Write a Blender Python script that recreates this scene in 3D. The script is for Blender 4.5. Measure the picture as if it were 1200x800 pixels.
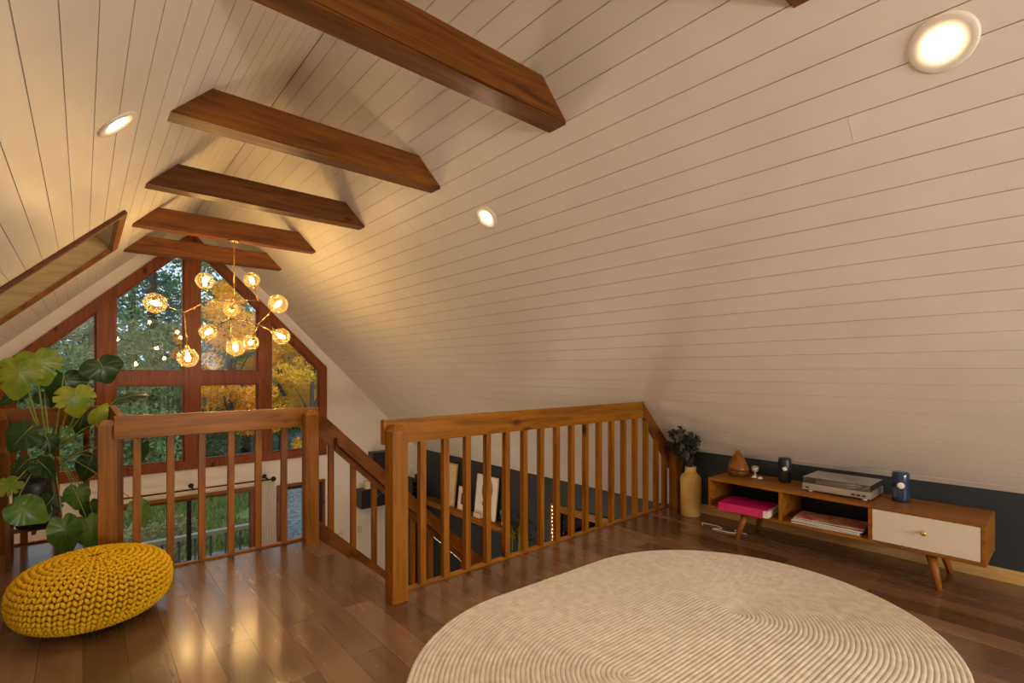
import bpy, bmesh, math, random
import numpy as np
from mathutils import Vector, Matrix
R = math.radians
PI = math.pi
random.seed(7)
scene = bpy.context.scene
for o in list(bpy.data.objects): bpy.data.objects.remove(o, do_unlink=True)
COL = scene.collection

# ------------------------------------------------------------ camera, sky, exposure
F = 580.5; H = 1.22; YAW = math.atan(503/580.5); SY, CY = math.sin(YAW), math.cos(YAW)
cam = bpy.data.cameras.new('camera'); cam.sensor_width = 36; cam.lens = F/1200*36
cam.shift_y = 35/1200; cam.clip_start = 0.02
camo = bpy.data.objects.new('camera', cam); COL.objects.link(camo)
camo.location = (0, 0, H); camo.rotation_euler = (PI/2, 0, -YAW)
scene.camera = camo

world = bpy.data.worlds.new('world'); scene.world = world; world.use_nodes = True
wn = world.node_tree.nodes; wl = world.node_tree.links
bg = wn['Background']; bg.inputs['Color'].default_value = (0.62, 0.80, 1.0, 1); bg.inputs['Strength'].default_value = 1.5
sun = bpy.data.lights.new('sun', 'SUN'); sun.energy = 2.2; sun.angle = R(12); sun.color = (1.0, 0.80, 0.55)
suno = bpy.data.objects.new('sun', sun); COL.objects.link(suno); suno.rotation_euler = (R(50), 0, R(-25))
al = bpy.data.lights.new('added_back_fill', 'AREA'); al.shape = 'RECTANGLE'; al.size = 2.3; al.size_y = 0.38; al.energy = 100; al.color = (1.0, 0.90, 0.80)  # added fill light, set low so its reflection falls on the gable transom
alo = bpy.data.objects.new('added_back_fill', al); COL.objects.link(alo); alo.location = (2.0, -2.94, 0.99); alo.rotation_euler = (R(90), 0, 0)
vs = scene.view_settings
scene.display_settings.display_device = 'sRGB'
vs.view_transform = 'Standard'; vs.look = 'None'; vs.gamma = 1; vs.use_curve_mapping = False; vs.exposure = 0.0
DOWN_E = 500.0      # emission of the recessed lenses
BULB_W = 6.5       # watts of each chandelier bulb
WARM = (1.0, 0.70, 0.43)

# ------------------------------------------------------------ node helpers
def mat(name):
    m = bpy.data.materials.new(name); m.use_nodes = True
    return m, m.node_tree.nodes, m.node_tree.links, m.node_tree.nodes['Principled BSDF']
def setb(b, col=None, rough=None, metal=None, spec=None, coat=None):
    if col is not None: b.inputs['Base Color'].default_value = (*col, 1)
    if rough is not None: b.inputs['Roughness'].default_value = rough
    if metal is not None: b.inputs['Metallic'].default_value = metal
    if spec is not None: b.inputs['Specular IOR Level'].default_value = spec
    if coat is not None: b.inputs['Coat Weight'].default_value = coat; b.inputs['Coat Roughness'].default_value = 0.15
def ramp(n, stops):
    r = n.new('ShaderNodeValToRGB'); el = r.color_ramp.elements
    el[0].position, el[0].color = stops[0][0], (*stops[0][1], 1)
    el[1].position, el[1].color = stops[-1][0], (*stops[-1][1], 1)
    for p, c in stops[1:-1]:
        e = el.new(p); e.color = (*c, 1)
    return r
def noise_mat(name, c1, c2, scale=20, rough=0.6, bump=0.0, metal=0.0, spec=0.5, detail=4, stretch=(1,1,1), coat=0):
    m, n, l, b = mat(name); setb(b, rough=rough, metal=metal, spec=spec, coat=coat)
    tc = n.new('ShaderNodeTexCoord'); mp = n.new('ShaderNodeMapping'); mp.inputs['Scale'].default_value = stretch
    nz = n.new('ShaderNodeTexNoise'); nz.inputs['Scale'].default_value = scale; nz.inputs['Detail'].default_value = detail
    l.new(tc.outputs['Object'], mp.inputs['Vector']); l.new(mp.outputs[0], nz.inputs['Vector'])
    r = ramp(n, [(0.3, c1), (0.7, c2)]); l.new(nz.outputs['Fac'], r.inputs[0]); l.new(r.outputs[0], b.inputs['Base Color'])
    if bump:
        bp = n.new('ShaderNodeBump'); bp.inputs['Strength'].default_value = bump; bp.inputs['Distance'].default_value = 0.01
        l.new(nz.outputs['Fac'], bp.inputs['Height']); l.new(bp.outputs[0], b.inputs['Normal'])
    return m
def wood(name, dark, mid, light, axis='X', rough=0.40, knots=True, coat=0.0):
    m, n, l, b = mat(name); setb(b, rough=rough, coat=coat, spec=0.28)
    tc = n.new('ShaderNodeTexCoord'); oi = n.new('ShaderNodeObjectInfo')
    add = n.new('ShaderNodeVectorMath'); add.operation = 'MULTIPLY_ADD'
    add.inputs[1].default_value = (1,1,1)
    mul = n.new('ShaderNodeMath'); mul.operation = 'MULTIPLY'; mul.inputs[1].default_value = 17.0
    l.new(oi.outputs['Random'], mul.inputs[0]); l.new(tc.outputs['Object'], add.inputs[0]); l.new(mul.outputs[0], add.inputs[2])
    mp = n.new('ShaderNodeMapping')
    sc = {'X': (1.1, 14, 14), 'Y': (14, 1.1, 14), 'Z': (14, 14, 1.1), 'D': (4, 14, 4)}[axis]
    mp.inputs['Scale'].default_value = sc
    l.new(add.outputs[0], mp.inputs['Vector'])
    nz = n.new('ShaderNodeTexNoise'); nz.inputs['Scale'].default_value = 1.6; nz.inputs['Detail'].default_value = 7; nz.inputs['Distortion'].default_value = 0.9
    nz.inputs['Roughness'].default_value = 0.62
    l.new(mp.outputs[0], nz.inputs['Vector'])
    r = ramp(n, [(0.28, dark), (0.5, mid), (0.74, light)]); l.new(nz.outputs['Fac'], r.inputs[0])
    out = r.outputs[0]
    if knots:
        mp2 = n.new('ShaderNodeMapping'); mp2.inputs['Scale'].default_value = {'X': (1,2.2,2.2), 'Y': (2.2,1,2.2), 'Z': (2.2,2.2,1), 'D': (1.4,2,1.4)}[axis]
        l.new(add.outputs[0], mp2.inputs['Vector'])
        v = n.new('ShaderNodeTexVoronoi'); v.inputs['Scale'].default_value = 2.3; l.new(mp2.outputs[0], v.inputs['Vector'])
        r2 = ramp(n, [(0.045, (0.12,0.08,0.06)), (0.08, (0.5,0.4,0.35)), (0.15, (1,1,1))]); l.new(v.outputs['Distance'], r2.inputs[0])
        mx = n.new('ShaderNodeMix'); mx.data_type = 'RGBA'; mx.blend_type = 'MULTIPLY'; mx.inputs[0].default_value = 1
        l.new(out, mx.inputs[6]); l.new(r2.outputs[0], mx.inputs[7]); out = mx.outputs[2]
    l.new(out, b.inputs['Base Color'])
    bp = n.new('ShaderNodeBump'); bp.inputs['Strength'].default_value = 0.12; bp.inputs['Distance'].default_value = 0.004
    l.new(nz.outputs['Fac'], bp.inputs['Height']); l.new(bp.outputs[0], b.inputs['Normal'])
    return m
def emis(name, col, strength):
    m, n, l, b = mat(name); setb(b, col=(0.9,0.9,0.9)); b.inputs['Emission Color'].default_value = (*col, 1); b.inputs['Emission Strength'].default_value = strength
    return m
def glass(name, tint=(1,1,1), refl=1.0, rough=0.0, ior=1.5):
    m = bpy.data.materials.new(name); m.use_nodes = True; n = m.node_tree.nodes; l = m.node_tree.links
    n.remove(n['Principled BSDF']); out = n['Material Output']
    t = n.new('ShaderNodeBsdfTransparent'); t.inputs[0].default_value = (*tint, 1)
    g = n.new('ShaderNodeBsdfGlossy'); g.inputs['Roughness'].default_value = rough; g.inputs[0].default_value = (1,1,1,1)
    fr = n.new('ShaderNodeFresnel'); fr.inputs[0].default_value = ior
    mu = n.new('ShaderNodeMath'); mu.operation = 'MULTIPLY'; mu.inputs[1].default_value = refl; mu.use_clamp = True
    mx = n.new('ShaderNodeMixShader'); l.new(fr.outputs[0], mu.inputs[0]); l.new(mu.outputs[0], mx.inputs[0])
    l.new(t.outputs[0], mx.inputs[1]); l.new(g.outputs[0], mx.inputs[2]); l.new(mx.outputs[0], out.inputs[0])
    return m
def leafmat(name, c1, c2, scale=6, trans=0.35, rough=0.4):
    m = bpy.data.materials.new(name); m.use_nodes = True; n = m.node_tree.nodes; l = m.node_tree.links; b = n['Principled BSDF']; out = n['Material Output']
    b.inputs['Roughness'].default_value = rough
    tc = n.new('ShaderNodeTexCoord'); nz = n.new('ShaderNodeTexNoise'); nz.inputs['Scale'].default_value = scale; nz.inputs['Detail'].default_value = 3
    l.new(tc.outputs['Object'], nz.inputs['Vector'])
    r = ramp(n, [(0.32, c1), (0.68, c2)]); l.new(nz.outputs['Fac'], r.inputs[0]); l.new(r.outputs[0], b.inputs['Base Color'])
    t = n.new('ShaderNodeBsdfTranslucent'); l.new(r.outputs[0], t.inputs[0]); mx = n.new('ShaderNodeMixShader'); mx.inputs[0].default_value = trans
    l.new(b.outputs[0], mx.inputs[1]); l.new(t.outputs[0], mx.inputs[2]); l.new(mx.outputs[0], out.inputs[0])
    return m

# ------------------------------------------------------------ materials
def plank_floor():
    m, n, l, b = mat('dark plank floor'); setb(b, rough=0.22, coat=0.25)
    tc = n.new('ShaderNodeTexCoord'); sep = n.new('ShaderNodeSeparateXYZ'); cmb = n.new('ShaderNodeCombineXYZ')
    l.new(tc.outputs['Object'], sep.inputs[0]); l.new(sep.outputs['Y'], cmb.inputs['X']); l.new(sep.outputs['X'], cmb.inputs['Y'])
    br = n.new('ShaderNodeTexBrick'); br.offset = 0.37; br.offset_frequency = 2
    br.inputs['Scale'].default_value = 1; br.inputs['Brick Width'].default_value = 1.25; br.inputs['Row Height'].default_value = 0.145
    br.inputs['Mortar Size'].default_value = 0.0012; br.inputs['Mortar Smooth'].default_value = 0.2
    br.inputs['Color1'].default_value = (0.095, 0.047, 0.023, 1); br.inputs['Color2'].default_value = (0.22, 0.118, 0.062, 1); br.inputs['Mortar'].default_value = (0.025, 0.012, 0.006, 1)
    l.new(cmb.outputs[0], br.inputs['Vector'])
    mp = n.new('ShaderNodeMapping'); mp.inputs['Scale'].default_value = (11, 1.4, 1); l.new(tc.outputs['Object'], mp.inputs['Vector'])
    nz = n.new('ShaderNodeTexNoise'); nz.inputs['Scale'].default_value = 1.2; nz.inputs['Detail'].default_value = 5; nz.inputs['Distortion'].default_value = 0.3; l.new(mp.outputs[0], nz.inputs['Vector'])
    r = ramp(n, [(0.25, (0.6,0.57,0.55)), (0.5, (0.95,0.95,0.95)), (0.8, (1.15,1.13,1.1))]); l.new(nz.outputs['Fac'], r.inputs[0])
    mx = n.new('ShaderNodeMix'); mx.data_type = 'RGBA'; mx.blend_type = 'MULTIPLY'; mx.inputs[0].default_value = 0.85
    l.new(br.outputs['Color'], mx.inputs[6]); l.new(r.outputs[0], mx.inputs[7]); l.new(mx.outputs[2], b.inputs['Base Color'])
    rr = n.new('ShaderNodeMapRange'); rr.inputs['To Min'].default_value = 0.16; rr.inputs['To Max'].default_value = 0.34; l.new(nz.outputs['Fac'], rr.inputs[0]); l.new(rr.outputs[0], b.inputs['Roughness'])
    bp = n.new('ShaderNodeBump'); bp.inputs['Strength'].default_value = 0.25; bp.inputs['Distance'].default_value = 0.002; bp.invert = True
    l.new(br.outputs['Fac'], bp.inputs['Height']); l.new(bp.outputs[0], b.inputs['Normal'])
    return m
M = {}
M['floor'] = plank_floor()
M['white_board'] = noise_mat('white painted boards', (0.74,0.70,0.64), (0.79,0.75,0.69), 3, 0.42, 0.02)
M['white_wall'] = noise_mat('white painted wall', (0.76,0.73,0.68), (0.80,0.77,0.72), 5, 0.7, 0.02)
M['dark_wall'] = noise_mat('charcoal painted wall', (0.018,0.024,0.030), (0.024,0.031,0.038), 6, 0.55, 0.03)
M['beam'] = wood('beam wood', (0.055,0.017,0.002), (0.145,0.048,0.004), (0.23,0.08,0.007), 'X')
M['rail_x'] = wood('rail wood lengthwise', (0.12,0.042,0.002), (0.27,0.098,0.003), (0.37,0.145,0.006), 'X')
M['rail_y'] = wood('rail wood crosswise', (0.12,0.042,0.002), (0.27,0.098,0.003), (0.37,0.145,0.006), 'Y')
M['rail_z'] = wood('post wood upright', (0.11,0.038,0.002), (0.26,0.094,0.003), (0.36,0.142,0.006), 'Z')
M['rail_d'] = wood('stair rail wood', (0.08,0.024,0.002), (0.18,0.058,0.003), (0.27,0.09,0.005), 'D')
M['frame_z'] = wood('window frame wood', (0.11,0.026,0.003), (0.22,0.055,0.006), (0.30,0.082,0.010), 'Z')
M['pine'] = wood('pale pine', (0.42,0.24,0.08), (0.58,0.35,0.13), (0.66,0.42,0.17), 'Y')
M['reveal'] = wood('skylight reveal pine', (0.26,0.17,0.07), (0.36,0.25,0.11), (0.44,0.31,0.15), 'X')
M['console'] = wood('walnut console', (0.11,0.037,0.004), (0.27,0.096,0.008), (0.38,0.145,0.016), 'Y', knots=False)
M['leg_wood'] = wood('turned leg wood', (0.14,0.043,0.004), (0.25,0.085,0.010), (0.35,0.125,0.016), 'Z', knots=False)
M['stand'] = wood('stand wood', (0.08,0.035,0.012), (0.14,0.06,0.02), (0.2,0.09,0.03), 'Z', knots=False)
M['drawer'] = noise_mat('cream drawer front', (0.60,0.53,0.42), (0.66,0.59,0.48), 4, 0.5)
M['brass'] = noise_mat('brass', (0.75,0.48,0.16), (0.85,0.56,0.2), 30, 0.25, metal=1.0)
M['black'] = noise_mat('black plastic', (0.012,0.012,0.014), (0.02,0.02,0.024), 40, 0.4)
M['iron'] = noise_mat('black iron', (0.015,0.014,0.013), (0.03,0.028,0.026), 60, 0.5, metal=0.6)
M['navy'] = noise_mat('navy gloss enamel', (0.01,0.025,0.07), (0.016,0.04,0.11), 30, 0.18, coat=0.6)
M['silver'] = noise_mat('brushed silver', (0.45,0.42,0.37), (0.55,0.52,0.46), 60, 0.38, metal=0.7, stretch=(1,0.1,8))
M['white'] = noise_mat('white plastic', (0.75,0.73,0.69), (0.82,0.8,0.76), 20, 0.5)
M['rubber'] = noise_mat('black rubber', (0.01,0.01,0.01), (0.02,0.02,0.02), 50, 0.8)
M['diffuser'] = wood('amber turned wood', (0.10,0.033,0.004), (0.19,0.068,0.006), (0.27,0.10,0.01), 'Z', rough=0.25, knots=False, coat=0.1)
M['clay'] = noise_mat('yellow clay', (0.62,0.39,0.10), (0.72,0.47,0.14), 8, 0.55, 0.15)
M['yarn'] = noise_mat('mustard yarn', (0.64,0.37,0.006), (0.76,0.47,0.012), 60, 0.9, 0.3, spec=0.2)
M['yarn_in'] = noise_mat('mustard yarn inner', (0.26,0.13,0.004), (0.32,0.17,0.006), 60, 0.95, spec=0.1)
M['rug'] = noise_mat('jute braid', (0.55,0.49,0.40), (0.70,0.64,0.54), 22, 0.95, 0.25, spec=0.1, detail=6)
M['magenta'] = noise_mat('magenta card', (0.50,0.008,0.12), (0.62,0.015,0.17), 12, 0.3, coat=0.3)
M['paper'] = noise_mat('paper edges', (0.5,0.46,0.4), (0.8,0.76,0.68), 120, 0.8, stretch=(1,1,30))
M['cable'] = noise_mat('white cable', (0.7,0.68,0.62), (0.8,0.78,0.72), 20, 0.5)
M['soil'] = noise_mat('potting soil', (0.02,0.012,0.008), (0.06,0.035,0.02), 80, 1.0, 0.6)
M['stem'] = noise_mat('green stem', (0.16,0.24,0.03), (0.30,0.36,0.06), 12, 0.5)
M['root'] = noise_mat('brown aerial root', (0.12,0.08,0.04), (0.2,0.13,0.06), 12, 0.8)
M['bark'] = noise_mat('bark', (0.04,0.03,0.022), (0.10,0.075,0.055), 9, 0.95, 0.8, stretch=(1,1,0.2))
M['pane'] = glass('window glass', (0.93,0.96,0.95), 1.3)
M['globe'] = glass('amber globe glass', (1.0,0.93,0.74), 0.8, 0.03, 1.35)
_n = M['globe'].node_tree.nodes; _l = M['globe'].node_tree.links; _o = _n['Material Output']; _mx = _o.inputs[0].links[0].from_socket
_t = _n.new('ShaderNodeBsdfTranslucent'); _t.inputs[0].default_value = (1.0, 0.72, 0.28, 1); _m2 = _n.new('ShaderNodeMixShader'); _m2.inputs[0].default_value = 0.035
_l.new(_mx, _m2.inputs[1]); _l.new(_t.outputs[0], _m2.inputs[2]); _l.new(_m2.outputs[0], _o.inputs[0])
M['clear'] = glass('clear dust cover', (0.82,0.80,0.77), 2.2, 0.12)
M['glow'] = emis('lit filament', (1.0,0.62,0.24), 120)
M['lens'] = emis('lit lens', WARM, DOWN_E)
M['ring'] = noise_mat('white trim ring', (0.80,0.74,0.64), (0.84,0.78,0.68), 20, 0.45)
M['curtain'] = leafmat('sheer white cloth', (0.86,0.84,0.80), (0.92,0.90,0.87), 3, 0.5, 0.9)
M['deck'] = noise_mat('weathered deck wood', (0.26,0.19,0.12), (0.36,0.27,0.18), 6, 0.9, 0.2, stretch=(1,1,6))
M['deck_dark'] = noise_mat('dark deck spindle', (0.03,0.03,0.03), (0.06,0.055,0.05), 6, 0.7)
M['cream_canvas'] = noise_mat('cream canvas', (0.66,0.56,0.38), (0.76,0.66,0.47), 8, 0.85, 0.1)

# ------------------------------------------------------------ mesh helpers
class B:
    def __init__(s): s.bm = bmesh.new()
    def box(s, x0, y0, z0, x1, y1, z1, bev=0.0):
        r = bmesh.ops.create_cube(s.bm, size=1)
        vs_ = r['verts']
        bmesh.ops.transform(s.bm, matrix=Matrix.Translation(((x0+x1)/2, (y0+y1)/2, (z0+z1)/2)) @ Matrix.Diagonal((abs(x1-x0), abs(y1-y0), abs(z1-z0), 1)), verts=vs_)
        if bev:
            es = list({e for v in vs_ for e in v.link_edges})
            bmesh.ops.bevel(s.bm, geom=es, offset=bev, segments=2, affect='EDGES', profile=0.7)
        return s
    def prism(s, pts, axis, a0, a1):       # pts 2-D polygon; axis the extrusion axis
        def mk(p, a):
            return {'X': (a, p[0], p[1]), 'Y': (p[0], a, p[1]), 'Z': (p[0], p[1], a)}[axis]
        v0 = [s.bm.verts.new(mk(p, a0)) for p in pts]; v1 = [s.bm.verts.new(mk(p, a1)) for p in pts]
        n = len(pts)
        s.bm.faces.new(v0); s.bm.faces.new(v1[::-1])
        for i in range(n): s.bm.faces.new((v0[i], v1[i], v1[(i+1) % n], v0[(i+1) % n]))
        bmesh.ops.recalc_face_normals(s.bm, faces=s.bm.faces)
        return s
    def strip(s, pts, axis, a0, a1):       # open profile
        def mk(p, a): return {'X': (a, p[0], p[1]), 'Y': (p[0], a, p[1])}[axis]
        v0 = [s.bm.verts.new(mk(p, a0)) for p in pts]; v1 = [s.bm.verts.new(mk(p, a1)) for p in pts]
        for i in range(len(pts)-1): s.bm.faces.new((v0[i], v1[i], v1[i+1], v0[i+1]))
        return s
    def tube(s, path, r, seg=8, taper=None):
        path = [Vector(p) for p in path]; n = len(path); rings = []
        up = Vector((0.13, 0.21, 1)).normalized()
        for i, p in enumerate(path):
            d = (path[min(i+1, n-1)] - path[max(i-1, 0)]).normalized()
            a = d.cross(up)
            if a.length < 0.05: a = d.cross(Vector((1, 0.3, 0)))
            a.normalize(); b = d.cross(a).normalized()
            rr = r if taper is None else r + (taper - r)*i/(n-1)
            rings.append([s.bm.verts.new(p + a*rr*math.cos(2*PI*k/seg) + b*rr*math.sin(2*PI*k/seg)) for k in range(seg)])
        for i in range(n-1):
            for k in range(seg):
                f = s.bm.faces.new((rings[i][k], rings[i][(k+1) % seg], rings[i+1][(k+1) % seg], rings[i+1][k])); f.smooth = True
        s.bm.faces.new(rings[0][::-1]); s.bm.faces.new(rings[-1])
        return s
    def lathe(s, prof, c=(0, 0, 0), seg=24, mtx=None):
        rings = []; vs_ = []
        for r_, z in prof:
            ring = [s.bm.verts.new((c[0] + r_*math.cos(2*PI*k/seg), c[1] + r_*math.sin(2*PI*k/seg), c[2] + z)) for k in range(seg)]
            rings.append(ring); vs_ += ring
        for i in range(len(prof)-1):
            for k in range(seg):
                f = s.bm.faces.new((rings[i][k], rings[i][(k+1) % seg], rings[i+1][(k+1) % seg], rings[i+1][k])); f.smooth = True
        s.bm.faces.new(rings[0][::-1]); s.bm.faces.new(rings[-1])
        if mtx is not None: bmesh.ops.transform(s.bm, matrix=mtx, verts=vs_)
        return s
    def ball(s, c, r, seg=12, scale=(1, 1, 1), mtx=None):
        q = bmesh.ops.create_uvsphere(s.bm, u_segments=seg, v_segments=max(6, seg//2 + 2), radius=r)
        m_ = Matrix.Translation(c) @ (mtx if mtx is not None else Matrix.Identity(4)) @ Matrix.Diagonal((*scale, 1))
        bmesh.ops.transform(s.bm, matrix=m_, verts=q['verts'])
        for v in q['verts']:
            for f in v.link_faces: f.smooth = True
        return s
def root_loc(p):
    v = Vector((0, 0, 0))
    while p is not None: v += p.location; p = p.parent
    return v
def obj(name, b, m, parent=None, origin=None):
    bm = b.bm if isinstance(b, B) else b
    if parent is None:
        if origin is None:
            xs = [v.co.x for v in bm.verts]; ys = [v.co.y for v in bm.verts]; zs = [v.co.z for v in bm.verts]
            origin = ((min(xs)+max(xs))/2, (min(ys)+max(ys))/2, min(zs))
        off = Vector(origin)
    else: off = root_loc(parent)
    bmesh.ops.translate(bm, vec=-off, verts=bm.verts)
    me = bpy.data.meshes.new(name); bm.to_mesh(me); bm.free(); me.materials.append(m)
    o = bpy.data.objects.new(name, me); COL.objects.link(o)
    if parent is None: o.location = off
    else: o.parent = parent
    return o
def npobj(name, V, Fc, m, parent=None, origin=(0, 0, 0), smooth=True):
    V = np.asarray(V, dtype=float); off = Vector(origin) if parent is None else root_loc(parent)
    V = V - np.array(off)
    me = bpy.data.meshes.new(name); me.from_pydata(V.tolist(), [], Fc if isinstance(Fc, list) else Fc.tolist()); me.materials.append(m)
    if smooth: me.polygons.foreach_set('use_smooth', [True]*len(me.polygons))
    me.update()
    o = bpy.data.objects.new(name, me); COL.objects.link(o)
    if parent is None: o.location = off
    else: o.parent = parent
    return o
def thing(name, label, cat, loc, group=None):
    o = bpy.data.objects.new(name, None); COL.objects.link(o); o.location = loc; o.empty_display_size = 0.1
    o['label'] = label; o['category'] = cat
    if group: o['group'] = group
    return o
def tag(o, label, cat, group=None, kind=None):
    o['label'] = label; o['category'] = cat
    if group: o['group'] = group
    if kind: o['kind'] = kind
    return o
def struct(name, b, m, parent=None):
    o = obj(name, b, m, parent, origin=(0, 0, 0) if parent is None else None)
    if parent is None: o['kind'] = 'structure'
    return o
def sroot(name, loc=(0, 0, 0)):
    o = bpy.data.objects.new(name, None); COL.objects.link(o); o.location = loc; o['kind'] = 'structure'; o.empty_display_size = 0.1
    return o
def dup(root, loc, label=None):
    r = root.copy(); COL.objects.link(r); r.location = loc
    if label: r['label'] = label
    for ch in root.children:
        c = ch.copy(); COL.objects.link(c); c.parent = r
        for g in ch.children:
            d = g.copy(); COL.objects.link(d); d.parent = c
    return r
def at(px, py, Y):                       # the point of the room at depth Y seen at a pixel of the photograph
    t = (px-600)/F; dx = SY + t*CY; dy = CY - t*SY; k = Y/dy
    return Vector((k*dx, Y, H - (py-435)/F*k))

# ------------------------------------------------------------ room geometry
KX = 4.055; XC = 1.174; RZ = 3.403; OUTR = 4.806; OUTL = 2*XC-OUTR; GY = 8.3; LOWZ = -2.7; BACKY = -3.0
KL = 2*XC-KX
BW = 0.1193
PHASE = {1: 0.083, -1: 0.056}
def roof_profile(side):                  # board profile down one slope, from the ridge to the eaves, with shiplap grooves
    s2 = math.sqrt(0.5); L = (OUTR + 0.25 - XC)/s2; pts = []; u = 0.0; i = 0
    dxy = (side*s2, -s2); nrm = (side*s2, s2)      # outward normal (up)
    def P(u_, h): return (XC + dxy[0]*u_ + nrm[0]*h, RZ + dxy[1]*u_ + nrm[1]*h)
    while u < L:
        e = min(u + BW, L) if i else PHASE[side]
        pts += [P(u, 0.008), P(u + 0.0036, 0.008), P(u + 0.0037, 0.0), P(e - 0.0002, 0.0)]
        u = e; i += 1
    return pts, P
def roof(side, hole=None):
    pts, P = roof_profile(side)
    b = B()
    ys = [BACKY, GY+0.2]
    if hole:
        ylo, yhi, ulo, uhi = hole
        # split the profile at the hole
        def seg(a, c):
            return [p for p in pts if a - 1e-6 <= (abs(p[0]-XC)+ (RZ-p[1]))/math.sqrt(2) <= c + 1e-6]
        b.strip(pts, 'Y', BACKY, ylo); b.strip(pts, 'Y', yhi, GY+0.2)
        b.strip(seg(0, ulo), 'Y', ylo, yhi); b.strip(seg(uhi, 99), 'Y', ylo, yhi)
    else: b.strip(pts, 'Y', BACKY, GY+0.2)
    return b
struct('ceiling', roof(1), M['white_board'])
SKY_Y0, SKY_Y1, SKY_U0, SKY_U1 = 4.93, 6.33, 0.056+BW*11, 0.056+BW*21
struct('ceiling.001', roof(-1, (SKY_Y0, SKY_Y1, SKY_U0, SKY_U1)), M['white_board'])
# butt joints where boards meet end to end: thin raised caulk lines
def roofpt(side, u, y, h=0.0):
    s2 = math.sqrt(0.5); return Vector((XC + side*s2*u - side*s2*h, y, RZ - s2*u - s2*h))
b = B(); rj = random.Random(4)
for (sd, u, y) in [(1 if rj.random() < 0.7 else -1, BW*rj.randint(3, 26), rj.uniform(0.3, 7.6)) for _ in range(26)] + [(1, BW*13, 0.62)]:
    u += PHASE[sd]
    if sd == -1 and 4.6 < y < 6.6: continue
    p = [roofpt(sd, u+0.006, 0, -0.002), roofpt(sd, u+BW-0.001, 0, -0.002), roofpt(sd, u+BW-0.001, 0, 0.0008), roofpt(sd, u+0.006, 0, 0.0008)]
    b.prism([(q.x, q.z) for q in p], 'Y', y, y+0.003)
struct('trim_6', b, M['ring'])
# roof outer skin (keeps daylight out), with the skylight left open
b = B()
s2 = math.sqrt(0.5)
for side in (1, -1):
    L = (OUTR + 0.3 - XC)/s2
    def slab(u0, u1, y0, y1):
        p = [roofpt(side, u0, 0, -0.03), roofpt(side, u1, 0, -0.03), roofpt(side, u1, 0, -0.16), roofpt(side, u0, 0, -0.16)]
        b.prism([(q.x, q.z) for q in p], 'Y', y0, y1)
    if side == 1: slab(0, L, BACKY-0.2, GY+0.35)
    else:
        g_ = 0.0215; slab(0, L, BACKY-0.2, SKY_Y0-g_); slab(0, L, SKY_Y1+g_, GY+0.35); slab(0, SKY_U0-g_, SKY_Y0-g_, SKY_Y1+g_); slab(SKY_U1+g_, L, SKY_Y0-g_, SKY_Y1+g_)
b.prism([(XC, RZ+0.36), (XC-0.3, RZ+0.06), (XC-0.02, RZ+0.012), (XC+0.02, RZ+0.012), (XC+0.3, RZ+0.06)], 'Y', BACKY-0.2, GY+0.35)
struct('trim_1', b, M['bark'])

# gable wall with its openings
def wall_with_holes(outer, holes, y0, y1):
    b = B(); bm = b.bm; edges = []
    for loop in [outer] + holes:
        vs_ = [bm.verts.new((p[0], y0, p[1])) for p in loop]
        edges += [bm.edges.new((vs_[i], vs_[(i+1) % len(vs_)])) for i in range(len(vs_))]
    bmesh.ops.triangle_fill(bm, use_beauty=True, use_dissolve=False, edges=edges)
    ret = bmesh.ops.extrude_face_region(bm, geom=list(bm.faces))
    bmesh.ops.translate(bm, vec=(0, y1-y0, 0), verts=[g for g in ret['geom'] if isinstance(g, bmesh.types.BMVert)])
    bmesh.ops.recalc_face_normals(bm, faces=bm.faces)
    return b
WX0, WX1, WZ0, WZE, WZA = XC-1.906, XC+1.906, -0.166, 1.29, 3.196
big = [(WX0, WZ0), (WX1, WZ0), (WX1, WZE), (XC, WZA), (WX0, WZE)]
lowwin = (0.30, -2.05, 1.98, -0.56)
door = (2.30, LOWZ, 3.05, -0.57)
eps = 0.012
outer = [(OUTL-0.1, LOWZ-0.1), (OUTR+0.1, LOWZ-0.1), (OUTR+0.1, RZ-(OUTR+0.1-XC)+eps), (XC, RZ+eps), (OUTL-0.1, RZ-(XC-OUTL+0.1)+eps)]
holes = [big, [(lowwin[0], lowwin[1]), (lowwin[2], lowwin[1]), (lowwin[2], lowwin[3]), (lowwin[0], lowwin[3])],
         [(door[0], door[1]+0.02), (door[2], door[1]+0.02), (door[2], door[3]), (door[0], door[3])]]
struct('wall_far', wall_with_holes(outer, holes, GY, GY+0.2), M['white_wall'])
b = B().prism([(OUTL-0.2, LOWZ), (OUTR+0.2, LOWZ), (OUTR+0.2, -0.3), (XC, RZ+0.1), (OUTL-0.2, -0.3)], 'Y', BACKY-0.15, BACKY)
struct('wall_back', b, M['white_wall'])
w5 = sroot('added_back_window', (2.0, BACKY, 0.72))  # unseen window added around the fill light in the back wall
obj('window_frame', B().box(0.75, BACKY, 0.72, 3.25, BACKY+0.03, 0.79).box(0.75, BACKY, 1.19, 3.25, BACKY+0.03, 1.26).box(0.75, BACKY, 0.79, 0.82, BACKY+0.03, 1.19).box(3.18, BACKY, 0.79, 3.25, BACKY+0.03, 1.19), M['frame_z'], w5)
obj('pane', B().box(0.82, BACKY+0.005, 0.79, 3.18, BACKY+0.010, 1.19), M['pane'], w5)
# loft knee walls and the ground-floor side walls
zk = RZ-(KX-XC)
b = B().box(KX, BACKY, 0, KX+0.1, 2.46, zk+0.03); struct('wall_right', b, M['dark_wall'])
b = B().box(KL-0.1, BACKY, 0, KL, 4.9, zk+0.03); struct('wall_left', b, M['white_wall'])
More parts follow.
